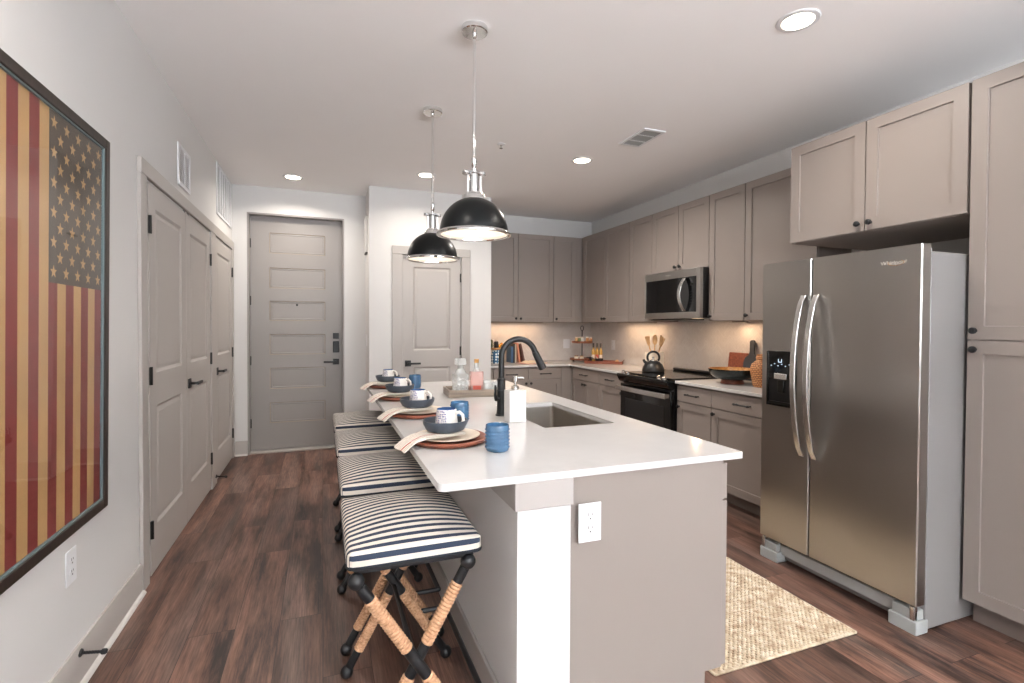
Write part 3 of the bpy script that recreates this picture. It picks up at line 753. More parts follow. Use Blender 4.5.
# ------------------------------------------------------------------ flag picture
fp = thing('framed_flag_picture', 'large framed aged American flag print hung upright on the left wall', 'picture', (XL+.0005, 1.655, .577), RL)
fp.rotation_euler = (radians(.7), 0, RL); fp.scale = (1, .5, 1.012)   # hangs with its top leaning slightly off the wall
W, Hh = .845, 1.462; b = .036
f = MB(); holed(f, W, Hh, -.036, 0, [(b, b, W-b, Hh-b)]); f.build('frame', 'frame', fp, bevel=.003)
f = MB(); holed(f, W-2*b, Hh-2*b, -.024, -.004, [(.006, .006, W-2*b-.006, Hh-2*b-.006)]); f.build('liner', 'liner', fp, (b, 0, b))
art = MB(); x0, x1, z0, z1 = .041, .804, .041, 1.421; sw = (x1-x0)/13.
cz = z1-.555; cx = x1-7*sw
for i in range(13):
    a = x0+i*sw; top = z1 if i < 6 else cz
    art.add([(a, 0, z0), (a+sw, 0, z0), (a+sw, 0, top), (a, 0, top)], [(0, 1, 2, 3)], 1 if i % 2 else 0)
art.add([(cx, 0, cz), (x1, 0, cz), (x1, 0, z1), (cx, 0, z1)], [(0, 1, 2, 3)], 2)
for i in range(11):
    for j in range(9):
        if (i+j) % 2: continue
        px = cx+(x1-cx)*(j+.75)/9.5+.0; pz_ = cz+(z1-cz)*(i+.75)/11.5
        pp = []
        for k in range(10):
            r = .0235 if k % 2 == 0 else .0095; a = radians(90+36*k); pp.append((px+r*cos(a), -.0006, pz_+r*sin(a)))
        art.add([(px, -.0006, pz_)]+pp, [(0, 1+k, 1+(k+1) % 10) for k in range(10)], 1)
art.box(x0-.002, x1+.002, .0005, .003, z0-.002, z1+.002, 1)
art.build('flag_print', ['flagred', 'flagcream', 'flagblue'], fp, (0, -.0065, 0), smooth=False)
box(b-.001, W-b+.001, -.0185, -.0165, b-.001, Hh-b+.001).build('glass', 'pane', fp)

# ------------------------------------------------------------------ refrigerator
FX = 2.365
fr = thing('refrigerator', 'stainless side by side refrigerator with ice dispenser', 'refrigerator', (FX, 2.200, 0), RR)
FW = .820; ys_ = .308  # local x from the far edge
box(.004, FW-.004, .068, .80, .012, 1.648).build('cabinet_body', 'fridgeside', fr, bevel=.004)
dz0, dz1 = .128, 1.676
def fdoor(x0, x1, name):
    # gently crowned front
    n = 10; m_ = MB(); W_ = x1-x0; pr = []
    for i in range(n+1):
        u = i/n; yy = -.008*(1-(2*u-1)**4) if False else 0
        pr.append((u*W_, yy))
    poly = [(0, .058), (0, .006), (.004, .001), (.010, 0), (W_-.010, 0), (W_-.004, .001), (W_, .006), (W_, .058)]
    return MB().prism(poly[::-1], 0, dz1-dz0)
dl_ = fdoor(0, ys_-.003, 'd'); 
o1 = dl_.build('freezer_door', 'steel', fr, (0, 0, dz0)); 
o2_ = fdoor(0, FW-ys_-.003, 'd').build('fridge_door', 'steel', fr, (ys_+.003, 0, dz0))
box(.01, FW-.01, .058, .068, dz0+.01, dz1-.03).build('gasket', 'gap', fr)
for x in (.03, FW-.10):
    m_ = MB().box(x, x+.07, .015, .12, 1.649, 1.668); m_.build('hinge_cover', 'fridgefoot', fr, bevel=.004)
box(.10, FW-.10, .040, .075, .045, .100).build('kick_grille', 'fridgefoot', fr, bevel=.003)
g2 = MB()
for i in range(5): g2.box(.12, FW-.12, .038, .0405, .088+i*.006, .0905+i*.006)
box(.10, FW-.10, .05, .075, .100, .126).build('grille_slot', 'gap', fr)
for x, s_ in ((.0, 1), (FW-.115, 1)):
    m_ = MB().box(x, x+.115, .005, .085, .0, .058); m_.box(x+.01, x+.105, .015, .085, .058, .10); m_.build('foot_bracket', 'fridgefoot', fr, bevel=.004)
    box(x+.012 if x < .1 else x+.085, x+.03 if x < .1 else x+.105, .008, .03, .0585, .120).build('hinge_pin', 'steel2', fr, bevel=.003)
def fhandle(parent, x):
    n = 18; vs = []; fs = []
    za, zb_ = .640-dz0, 1.488-dz0
    for i in range(n+1):
        u = i/n; z = za+(zb_-za)*u; d = .012+.062*(1-abs(2*u-1)**2.2); w2 = .015; t_ = .013
        if i in (0, n): d = .0
        for (dx, dy) in ((-w2, 0), (w2, 0), (w2, t_), (-w2, t_)): vs.append((x+dx, -d-dy, z))
    for i in range(n):
        for k_ in range(4): fs.append((i*4+k_, i*4+(k_+1) % 4, (i+1)*4+(k_+1) % 4, (i+1)*4+k_))
    fs += [(0, 1, 2, 3), (n*4+3, n*4+2, n*4+1, n*4)]
    MB().add(vs, fs).build('handle', 'steel2', parent, bevel=.0035, ang=60)
fhandle(o1, ys_-.036); fhandle(o2_, .034)
# dispenser in freezer door (local to door): x .038-.225, z .882-1.186
dp = MB(); holed(dp, .190, .306, -.007, 0, [(.014, .014, .176, .150)]); 
dd = dp.build('ice_dispenser', 'blackgloss', o1, (.040, .0, .882-dz0), bevel=.003)
box(.013, .177, -.0008, .0002, .013, .151).build('recess', 'blackplastic', dd)
box(.055, .135, -.012, -.0075, .150, .182).build('chute', 'steel2', dd, bevel=.003)
box(.075, .115, -.010, -.0005, .075, .145).build('paddle', 'hinge', dd, bevel=.003)
box(.02, .17, -.011, -.001, .013, .026).build('drip_tray', 'hinge', dd)
ic_ = MB()
for i, x in enumerate((.03, .052, .074, .098, .122, .146)):
    ic_.box(x, x+.007, -.0078, -.0071, .222+.01*(i % 2), .226+.01*(i % 2))
ic_.box(.078, .082, -.0078, -.0071, .243, .262); ic_.box(.098, .102, -.0078, -.0071, .243, .262); ic_.box(.078, .102, -.0078, -.0071, .243, .247)
ic_.build('display_icons', 'digits', dd)
def word(txt, size, mat, parent, loc, rot, name='logo'):
    cu = bpy.data.curves.new(name, 'FONT'); cu.body = txt; cu.size = size; cu.extrude = .0004; cu.align_x = 'CENTER'; cu.align_y = 'CENTER'
    t_ = bpy.data.objects.new('tmp', cu); COL.objects.link(t_)
    me = bpy.data.meshes.new_from_object(t_.evaluated_get(bpy.context.evaluated_depsgraph_get())); me.name = name
    bpy.data.objects.remove(t_); me.materials.clear(); me.materials.append(M[mat])
    o = bpy.data.objects.new(name, me); COL.objects.link(o); o.parent = parent; o.location = loc; o.rotation_euler = rot; return o
lg = word('Whirlpool', .026, 'shoe', o2_, (.395, -.0012, 1.606-dz0), (radians(90), 0, 0))
MB().tube([(.034*cos(a), 0, .013*sin(a)) for a in [radians(150+26*i) for i in range(11)]], .0008, 6).build('logo_ring', 'brass', lg, (.012, 0, .001), (radians(-90), 0, 0))

# ------------------------------------------------------------------ microwave
mw = thing('microwave', 'stainless over the range microwave under the short cabinet', 'microwave', (2.985, 4.205, 1.395), RR)
MW, MH = .78, .432
box(0, MW, .035, XR-2.985-.002, 0, MH).build('case', 'blackplastic', mw, bevel=.003)
door = MB(); holed(door, MW, MH, 0, .034, [(.022, .055, .735, .362)]); dr = door.build('door', 'steel', mw, bevel=.0025)
box(.0, .713, .003, .008, 0, .307).build('window', 'blackgloss', dr, (.022, 0, .055))
n = 14; vs = []; fs = []
for i in range(n+1):
    u = i/n; z = .062+.292*u; d = .006+.05*(1-abs(2*u-1)**2)
    xx = .60-.012*(1-abs(2*u-1)**2)
    for dx, dy in ((-.020, 0), (.020, 0), (.020, .012), (-.020, .012)): vs.append((xx+dx, -d-dy, z))
for i in range(n):
    for k_ in range(4): fs.append((i*4+k_, i*4+(k_+1) % 4, (i+1)*4+(k_+1) % 4, (i+1)*4+k_))
fs += [(0, 1, 2, 3), (n*4+3, n*4+2, n*4+1, n*4)]
MB().add(vs, fs).build('handle', 'steel2', dr, bevel=.003, ang=60)
kp = MB()
for r_ in range(7):
    for c_ in range(3): kp.box(.655+.018*c_, .663+.018*c_, .0018, .003, .085+.024*r_, .089+.024*r_)
kp.box(.655, .70, .0018, .003, .285, .305)
kp.build('keypad', 'hinge', dr)
word('Whirlpool', .018, 'shoe', dr, (.36, -.0008, .395), (radians(90), 0, 0))
vg = MB().box(.05, .50, .06, .30, -.012, 0); vg.build('vent_grille', 'hinge', mw, bevel=.002)
l = light('cooktop_lamp', 'AREA', (.62, .12, -.004), 1.2, (1, .66, .40), shape='RECTANGLE', size=.08, size_y=.05); l.parent = mw
box(.58, .66, .09, .15, -.003, -.0002).build('lamp_lens', 'softlens', mw)

# ------------------------------------------------------------------ range
rg = thing('range', 'black slide in electric range with stainless oven handle', 'range', (2.735, 4.210, 0), RR)
RW = .762
box(.002, RW-.002, .02, .64, .02, .872).build('body', 'blackplastic', rg)
# cooktop with front control lip
ct = box(0, RW, .0, .62, .873, .885).build('cooktop', 'blackgloss', rg, bevel=.002)
for bx, by, br in ((.20, .20, .10), (.56, .20, .08), (.20, .44, .075), (.56, .44, .10)):
    MB().lathe([(br-.0015, .0), (br, .0004), (br+.0015, 0)], 40, cap0=False, cap1=False).build('burner_ring', 'hinge', ct, (bx, by, .8853))
box(.03, RW-.03, .575, .635, .8852, .912).build('rear_vent_trim', 'blackplastic', rg, bevel=.01)
cp = MB().prism([(-.055, .868), (.0, .8725), (.03, .8725), (.03, .80), (-.01, .785), (-.035, .80), (-.065, .855)], 0, RW, T=Matrix(((0, 0, 1, 0), (1, 0, 0, 0), (0, 1, 0, 0), (0, 0, 0, 1))))
cpo = cp.build('control_panel', 'blackgloss', rg, bevel=.004)
for x in (.075, .145, .615, .685):
    MB().lathe([(.021, 0), (.021, .003), (.0165, .005), (.0155, .026), (.014, .029), (0, .029)], 20, T=Matrix.Rotation(radians(18), 4, 'X')).build('control_knob', 'steel2', cpo, (x, -.028, .869))
dm = MB().box(.004, RW-.004, -.018, .018, .215, .775); od = dm.build('oven_door', 'blackgloss', rg, bevel=.004)
box(.09, RW-.09, -.0195, -.0175, .30, .64).build('oven_window', 'blackplastic', od)
hb = MB(); n = 12; vs = []; fs = []
for i in range(n+1):
    x = .012+(RW-.024)*i/n; d = .062+.012*(1-(2*i/n-1)**2)
    for dy, dzz in ((0, .712), (0, .762), (-.014, .758), (-.014, .716)): vs.append((x, -d-dy*-1 if False else -d+dy, dzz))
for i in range(n):
    for k_ in range(4): fs.append((i*4+k_, i*4+(k_+1) % 4, (i+1)*4+(k_+1) % 4, (i+1)*4+k_))
fs += [(0, 1, 2, 3), (n*4+3, n*4+2, n*4+1, n*4)]
hb.add(vs, fs); hb.box(.016, .045, -.064, -.017, .718, .756); hb.box(RW-.045, RW-.016, -.064, -.017, .718, .756)
hb.build('handle', 'steel2', od, bevel=.003)
box(.004, RW-.004, -.016, .018, .055, .208).build('storage_drawer', 'steel', rg, bevel=.003)
for x in (.04, RW-.06):
    for y in (.05, .58): box(x, x+.02, y, y+.02, 0, .02).build('foot', 'black', rg)

# ------------------------------------------------------------------ things on the wall counters
kt = thing('kettle', 'black stovetop kettle with loop handle on the range', 'kettle', (2.985, 4.055, .8858), radians(-25))
MB().lathe([(.0, 0), (.098, 0), (.106, .006), (.106, .016), (.099, .04), (.084, .072), (.058, .096), (.03, .108), (0, .109)], 32).build('body', 'black', kt)
MB().lathe([(.034, .108), (.032, .116), (.01, .12), (.008, .13), (.013, .138), (.008, .144), (0, .144)], 20).build('lid', 'steel2', kt)
MB().tube([(-.06, 0, .078), (-.084, 0, .098), (-.094, 0, .118)], [.018, .014, .011], 12).build('spout', 'black', kt)
MB().tube([(.056*cos(a), 0, .138+.056*sin(a)) for a in [radians(-35+250*i/20) for i in range(21)]], .0105, 10, flat=(0, 1, 0)).build('handle', 'black', kt)
cr = thing('utensil_crock', 'cream ceramic utensil holder behind the kettle', 'crock', (3.235, 4.375, CZ), radians(10))
f = MB(); f.prism(rrect(-.095, -.05, .095, .05, .012, 4), 0, .185); f.build('pot', 'cream_cer', cr, bevel=.003)
def utensil(kind, label, dx, lean, z=1.058):
    u = thing(kind, label, 'utensil', (3.235+.0*dx, 4.375+dx, z), 0)
    T = Matrix.Rotation(lean, 4, 'X')
    MB().tube([(0, 0, 0), (0, 0, .10)], .006, 10, T=T).build('handle', 'palewood', u)
    if kind == 'wooden_spoon': h_ = MB().ball((0, 0, .125), .05, 16, 10, sq=(.22, .8, 1.1))
    else: h_ = MB().prism([(-.018, .07), (.018, .07), (.040, .165), (.030, .178), (-.036, .160)], -.004, .004, T=Matrix(((0, 0, 1, 0), (1, 0, 0, 0), (0, 1, 0, 0), (0, 0, 0, 1))))
    h_.v = [tuple(T @ Vector(p)) for p in h_.v]; h_.build('head', 'palewood', u, bevel=.001)
utensil('wooden_spatula', 'pale wooden spatula leaning left in the cream crock', .070, radians(-20))
utensil('wooden_spoon', 'pale wooden spoon upright in the middle of the cream crock', .0, radians(2))
utensil('wooden_spatula', 'pale wooden spatula leaning right in the cream crock', -.070, radians(22))
bw = thing('footed_bowl', 'wide black footed bowl with gold inside on the counter', 'bowl', (3.055, 3.125, CZ), 0)
MB().lathe([(0, .0), (.088, 0), (.088, .004), (.080, .03), (.0, .03)], 36).build('foot', 'redwood', bw)
MB().lathe([(.0, .0305), (.085, .031), (.135, .045), (.168, .075), (.180, .112), (.181, .118)], 44, cap0=False, cap1=False).build('bowl', 'darkbowl', bw)
MB().lathe([(.181, .118), (.175, .118), (.163, .078), (.13, .05), (.085, .038), (0, .037)], 44, cap0=False, cap1=False).build('lining', 'goldwood', bw)
bd = thing('cutting_board', 'reddish wooden cutting board leaning on the backsplash', 'cutting board', (3.358, 3.375, CZ), 0)
T = Matrix.Rotation(radians(-6.0), 4, 'Y') 
box(-.02, 0, -.10, .11, 0, .225).build('board', 'redwood', bd, (0, 0, .0025), (0, radians(7.0), 0), bevel=.006)
bp_ = thing('paddle_board', 'dark slate paddle board leaning beside the reddish board', 'cutting board', (3.318, 3.20, CZ+.006), 0)
pp = [(-.075, 0), (.075, 0), (.085, .02), (.085, .15), (.07, .19), (.028, .215), (.024, .24), (.026, .32), (.018, .335), (-.018, .335), (-.026, .32), (-.024, .24), (-.028, .215), (-.07, .19), (-.085, .15), (-.085, .02)]
MB().prism(pp, 0, .014, T=Matrix(((0, 0, 1, 0), (1, 0, 0, 0), (0, 1, 0, 0), (0, 0, 0, 1)))).build('board', 'slate', bp_, (-.0, 0, .004), (radians(-5), radians(8), 0), bevel=.004)
wv = thing('wicker_bottle', 'tan woven wicker bottle beside the refrigerator', 'vase', (3.08, 2.862, CZ), 0)
MB().lathe([(.0, 0), (.055, 0), (.062, .01), (.078, .10), (.082, .135), (.072, .17), (.045, .195), (.038, .205)], 32, cap1=False).build('body', 'wicker', wv)
MB().lathe([(.038, .205), (.042, .21), (.042, .225), (.036, .23), (.036, .245), (.0, .245)], 24).build('neck', 'wicker', wv)

# corner group: tiered stand, tray, bottles
ts = thing('tiered_stand', 'two tier round wooden stand with black post in the counter corner', 'serving stand', (3.105, 5.70, CZ), radians(20))
MB().lathe([(0, .022), (.15, .022), (.155, .026), (.155, .045), (.149, .045), (.149, .032), (0, .032)], 36).build('lower_tray', 'brownwood', ts)
MB().lathe([(0, .235), (.13, .235), (.134, .24), (.134, .262), (.128, .262), (.128, .246), (0, .246)], 36).build('upper_tray', 'brownwood', ts)
MB().tube([(0, 0, .022), (0, 0, .40)], .0065, 10).build('post', 'black', ts)
MB().tube([(.03*sin(a), 0, .425-.03*cos(a)) for a in [2*pi*i/20 for i in range(21)]], .004, 8, flat=(0, 1, 0)).build('ring', 'black', ts)
m = MB()
for a in (0, 2.1, 4.2): m.ball((.11*cos(a), .11*sin(a), .011), .0115, 10, 7)
m.build('foot', 'black', ts)
jar_l = ['small brown spice jar, leftmost on the upper tier', 'small green spice jar on the upper tier', 'small white spice jar on the upper tier beside the post', 'small tan spice jar right of the post on the upper tier', 'small orange spice jar, rightmost on the upper tier']
for i, (dx, rgb) in enumerate(((-.092, (176, 140, 92)), (-.055, (120, 134, 90)), (-.018, (232, 230, 224)), (.045, (196, 140, 88)), (.09, (188, 128, 78)))):
    a = radians(-21); px_ = 3.105+dx*cos(a)*1+.025*0; py_ = 5.70+dx*sin(a)-.045
    mt = paint('spice_%d' % i, rgb, .4)
    j = thing('spice_jar', jar_l[i], 'jar', (px_, py_, CZ+.2462), 0, 'spice jars on the upper tier')
    MB().lathe([(0, 0), (.017, 0), (.019, .004), (.019, .050), (.015, .056)], 16).build('jar', mt, j)
    MB().lathe([(.0165, .056), (.0165, .070), (0, .070)], 16).build('lid', 'label', j)
for i, (dx, dy, l) in enumerate(((-.10, -.04, 'small cream jar with brass lid at the left of the lower tier'), (-.05, -.085, 'small cream jar with brass lid nearer the post on the lower tier'))):
    j = thing('condiment_jar', l, 'jar', (3.105+dx, 5.70+dy, CZ+.0322), 0)
    MB().lathe([(0, 0), (.024, 0), (.027, .005), (.027, .032), (.022, .038)], 16).build('jar', 'cream_cer', j)
    MB().lathe([(.024, .038), (.024, .048), (0, .049)], 16).build('lid', 'brass', j)
tr = thing('wooden_tray', 'reddish wooden tray holding oil bottles in the counter corner', 'tray', (3.195, 5.325, CZ), radians(-38))
tb = MB(); tb.box(-.215, .235, -.11, .11, 0, .012); tb.box(-.215, .235, -.11, -.098, .012, .034); tb.box(-.215, .235, .098, .11, .012, .034); tb.box(-.215, -.203, -.098, .098, .012, .034); tb.box(.223, .235, -.098, .098, .012, .034)
tb.build('tray_body', 'redwood', tr, bevel=.003)
hm = MB()
for e_, s_ in ((-.213, -1), (.233, 1)): hm.tube([(e_, -.04, .03), (e_+s_*.017, -.035, .05), (e_+s_*.017, .035, .05), (e_, .04, .03)], .004, 8)
hm.build('handle', 'brownwood', tr)
def onto(px, py, z): 
    a = radians(-38); return (3.195+px*cos(a)-py*sin(a), 5.325+px*sin(a)+py*cos(a), z)
for i, (px_, l) in enumerate(((-.045, 'amber oil bottle with pale label, left of three on the corner tray'), (.0, 'amber oil bottle with red label, middle of three on the corner tray'), (.045, 'amber oil bottle with pink label, right of three on the corner tray'))):
    bt = thing('oil_bottle', l, 'bottle', onto(px_-.085, .055, CZ+.0122), 0, 'oil bottles on the corner tray')
    MB().lathe([(0, 0), (.019, 0), (.021, .004), (.021, .130), (.016, .150), (.009, .165), (.009, .185)], 18).build('bottle', 'amber', bt)
    MB().lathe([(.0105, .178), (.0105, .232), (0, .233)], 14).build('cap', 'frame', bt)
    MB().lathe([(.0215, .035), (.0215, .09)], 18, cap0=False, cap1=False).build('label', ['label', 'redlabel', 'label'][i], bt)
mo = thing('mortar_bowl', 'small black mortar with pestle on the corner tray', 'mortar', onto(-.045, -.04, CZ+.0122), 0)
MB().lathe([(0, 0), (.032, 0), (.045, .02), (.05, .05), (.046, .05), (.036, .02), (0, .014)], 28).build('bowl', 'black', mo)
MB().tube([(.0, 0, .02), (-.04, .02, .075)], [.012, .007], 10).build('pestle', 'steel2', mo)
cl = thing('dark_cloth_leaves', 'dark bunch of dried leaves between stand and bottles', 'dried leaves', onto(-.155, .03, CZ+.0122), 0)
m = MB()
for i in range(26):
    a = random.uniform(0, 6.28); r_ = random.uniform(.01, .05); z = random.uniform(.01, .06)
    c_ = (r_*cos(a), r_*sin(a), z); m.ball(c_, .022, 6, 4, sq=(random.uniform(.5, 1), random.uniform(.3, .8), .22))
cl.name = 'dried_leaves'
m.build('leaf_cluster', 'slate', cl)
cs = thing('salt_cellar', 'small pink wooden salt cellar at the right end of the corner tray', 'salt cellar', onto(.165, -.02, CZ+.0122), 0)
MB().lathe([(0, 0), (.02, 0), (.024, .015), (.02, .03), (.008, .036), (0, .04)], 18).build('body', 'palewood', cs)

# left end of the back counter: canister, plant, books
cn = thing('spotted_canister', 'blue canister with white spots beside the pantry wall', 'canister', (1.968, 5.74, CZ), 0)
MB().lathe([(0, 0), (.062, 0), (.07, .01), (.07, .10), (.058, .155), (.052, .165)], 28).build('body', 'bluespot', cn)
MB().lathe([(.064, .165), (.068, .169), (.068, .182), (.05, .186), (0, .186)], 28).build('lid', 'goldwood', cn)
bj = thing('black_jar', 'small black jar with pale lid on top of the spotted canister', 'jar', (1.960, 5.74, CZ+.186), 0)
MB().lathe([(0, 0), (.025, 0), (.027, .004), (.027, .07), (.02, .078)], 18).build('jar', 'black', bj)
MB().lathe([(.022, .078), (.022, .1), (0, .101)], 16).build('lid', 'label', bj)
bc = thing('brass_pot', 'small round brass pot behind the faucet on the back counter', 'pot', (2.085, 5.90, CZ), 0)
MB().lathe([(0, 0), (.03, 0), (.03, .15), (.055, .165), (.06, .19), (.045, .215), (.02, .225), (.012, .24), (0, .242)], 28).build('body', 'brass', bc)
gp = thing('green_plant', 'dark green leafy plant in a pot beside the pantry wall', 'plant', (1.925, 5.905, CZ), 0)
MB().lathe([(0, 0), (.045, 0), (.055, .09), (.05, .09), (.042, .08), (0, .08)], 20).build('pot', 'green', gp)
m = MB()
for i in range(38):
    a = random.uniform(0, 6.28); L = random.uniform(.04, .085); h_ = random.uniform(.10, .20)
    p0 = Vector((0, 0, .07)); p1 = Vector((L*.5*cos(a), L*.35*sin(a), .08+h_)); p2 = Vector((L*cos(a), min(.08, L*.6*sin(a)), .06+h_*.8))
    d = Vector((-sin(a), cos(a), 0))*.012
    pts = [p0, (p0+p1)/2, p1, (p1+p2)/2+Vector((0, 0, .012)), p2]; ws = [.2, .6, 1, .8, .05]
    vs = []
    for p, q in zip(pts, ws): vs += [p-d*q, p+Vector((0, 0, .003*q)), p+d*q]
    fs = []
    for k_ in range(4): fs += [(k_*3, k_*3+1, k_*3+4, k_*3+3), (k_*3+1, k_*3+2, k_*3+5, k_*3+4)]
    m.add([tuple(v) for v in vs], fs)
m.build('foliage', 'green', gp)
bk = [('standing cookbook with blue patterned cover, leftmost of the row', .026, .20, (70, 104, 140), 0), ('standing cookbook with dark cover, second from the left', .020, .235, (44, 44, 52), 0),
      ('standing cookbook with pale spine between dark and coral ones', .016, .225, (206, 196, 176), 0), ('coral cookbook leaning left against its neighbours', .022, .24, (214, 140, 112), -7), ('brown cookbook leaning at the right end of the row', .024, .235, (92, 62, 58), -13)]
x = 2.155
for l, tw, hh, rgb, lean in bk:
    b_ = thing('cookbook', l, 'book', (x, 5.83, CZ), 0, 'cookbooks standing on the back counter')
    rot = (0, radians(lean), 0)
    z_up = 0
    mt = paint('cover_'+str(rgb[0]), rgb, .5, .15)
    cvr = MB(); cvr.box(0, .0022, -.085, .085, 0, hh); cvr.box(tw-.0022, tw, -.085, .085, 0, hh); cvr.box(.0022, tw-.0022, -.085, -.082, 0, hh)
    cvr.build('cover', mt, b_, (0, 0, .0005), rot)
    box(.0024, tw-.0024, -.0815, .08, .003, hh-.003).build('pages', 'paper', b_, (0, 0, .0005), rot)
    x += tw+.003+{0: 0, -7: .035, -13: 0}[lean] + (.032 if tw == .016 else 0)
ob = thing('open_book', 'open cookbook lying flat before the standing cookbooks', 'book', (2.39, 5.625, CZ+.0005), radians(14))
m = MB(); n = 10; vs = []
for i in range(2*n+1):
    u = (i-n)/n; z = .006+.022*math.exp(-((abs(u)-.25)/.35)**2)-(.012 if i == n else 0)
    for y in (-.10, .10): vs.append((u*.145, y, z))
fs = [(i*2, i*2+2, i*2+3, i*2+1) for i in range(2*n)]
k0 = len(vs); vs += [(-.145, -.10, .003), (.145, -.10, .003), (.145, .10, .003), (-.145, .10, .003)]
m.add(vs, fs+[(k0, k0+1, k0+2, k0+3), tuple([k0]+[i*2 for i in range(2*n+1)]+[k0+1]), tuple([k0+3]+[i*2+1 for i in range(2*n+1)]+[k0+2])])
m.build('pages', 'paper', ob)
box(-.15, .15, -.104, .104, 0, .0028).build('cover', 'redlabel', ob)
gpz = thing('glass_trivet', 'thin grey glass board lying right of the open cookbook', 'trivet', (2.62, 5.78, CZ), radians(8))
MB().prism(rrect(-.10, -.06, .10, .06, .02), 0, .005).build('board', 'fridgeside', gpz)

# ------------------------------------------------------------------ place settings
def charger():
    o = thing('wooden_charger', '', 'charger plate', group='wooden chargers along the island')
    MB().lathe([(0, 0), (.128, 0), (.143, .004), (.151, .013), (.151, .019), (.146, .021), (.138, .016), (0, .015)], 48).build('charger', 'redwood', o); return o
def plate():
    o = thing('cream_plate', '', 'plate', group='cream plates on the chargers')
    MB().lathe([(0, 0), (.07, 0), (.092, .003), (.124, .010), (.125, .0125), (.120, .0125), (.090, .006), (.075, .0045), (0, .0045)], 44).build('plate', 'plate', o); return o
def bowl():
    o = thing('charcoal_bowl', '', 'bowl', group='charcoal bowls on the plates')
    MB().lathe([(0, .002), (.038, .002), (.038, 0), (.044, 0), (.046, .003), (.074, .014), (.085, .036), (.086, .050), (.082, .050), (.079, .036), (.066, .017), (.04, .008), (0, .007)], 44).build('bowl', 'bowl', o); return o
def mug():
    o = thing('patterned_mug', '', 'mug', group='blue and white mugs in the bowls')
    MB().lathe([(0, .0), (.036, .0), (.042, .004), (.044, .016), (.041, .05), (.0375, .084)], 36, cap0=True, cap1=False).build('body', 'mugpat', o)
    MB().lathe([(.0375, .084), (.0345, .085), (.037, .05), (.039, .014), (.030, .007), (0, .006)], 36, cap0=False, cap1=False).build('lining', 'mugin', o)
    # plain glazed side and handle
    g_ = MB(); n = 12; vs = []; fs = []
    for i in range(n+1):
        a = radians(-62+100*i/n)
        for r_, z in ((.0428, .004), (.0447, .016), (.0417, .05), (.0382, .082)): vs.append((r_*cos(a), r_*sin(a), z))
    for i in range(n):
        for k_ in range(3): fs.append((i*4+k_, (i+1)*4+k_, (i+1)*4+k_+1, i*4+k_+1))
    g_.add(vs, fs); g_.build('glazed_side', 'mugw', o)
    MB().tube([(.040, 0, .070), (.055, 0, .074), (.068, 0, .064), (.071, 0, .045), (.064, 0, .026), (.052, 0, .018), (.042, 0, .020)], [.007, .0065, .006, .006, .006, .0065, .007], 12, flat=(0, 1, 0)).build('handle', 'mugw', o)
    return o
def tumbler():
    o = thing('blue_tumbler', '', 'glass', group='blue glass tumblers along the island')
    prof = [(0, 0), (.036, 0), (.041, .004)]
    for i in range(6):
        z = .010+i*.0125; prof += [(.0424, z), (.0432, z+.003), (.0432, z+.007), (.0424, z+.010)]
    prof += [(.042, .092), (.041, .094), (.0395, .092), (.039, .012), (.0, .010)]
    g_ = MB().lathe(prof, 40)
    g_.build('glass', 'blueglass', o)
    d = MB()
    for r_ in range(6):
        for k_ in range(34):
            a = 2*pi*k_/34; d.ball((.0432*cos(a), .0432*sin(a), .015+r_*.0125), .0022, 6, 4)
    d.build('beading', 'blueglass', o); return o
def napkin():
    o = thing('striped_napkin', '', 'napkin', group='striped napkins under the bowls')
    m_ = MB(); m_.uv = []
    # path from under the bowl out over the charger rim, drooping past the counter edge
    P = [(.06, .0405), (.02, .040), (-.03, .0395), (-.075, .040), (-.105, .041), (-.135, .037), (-.160, .028), (-.180, .014), (-.195, .001)]
    P = [(x_, z_-.004) for x_, z_ in P]
    for ly in range(3):
        n_ = len(P); base_ = len(m_.v); nw = 8; vs = []
        for i, (x_, z_) in enumerate(P):
            wd = .042+.012*(i/(n_-1)); fan = .006*ly*(i/(n_-1))
            for k_ in range(nw+1):
                u = k_/nw
                vs.append((x_-.004*ly*(i == n_-1)+.010*ly*(i/(n_-1)), (u-.5)*2*wd+fan+.010*(i/(n_-1)), z_+ly*.0032+.0014*sin(u*9+ly*2+i*.6)*(i/(n_-1))*1.5))
                m_.uv.append((i/(n_-1), u))
        fs = []
        for i in range(n_-1):
            for k_ in range(nw): q = i*(nw+1)+k_; fs.append((q, q+1, q+nw+2, q+nw+1))
        m_.add(vs, fs)
    ob_ = m_.build('cloth', 'napkin', o); s2 = ob_.modifiers.new('solid', 'SOLIDIFY'); s2.thickness = .002
    ss = ob_.modifiers.new('sub', 'SUBSURF'); ss.levels = 1; ss.render_levels = 1
    return o
protos = dict(ch=charger(), pl=plate(), bo=bowl(), mu=mug(), tu=tumbler(), na=napkin())
pos = ['nearest the camera', 'second from the camera', 'third from the camera', 'farthest, at the pantry end']
SY = [1.910, 2.525, 3.135, 3.745]; PXc = .458
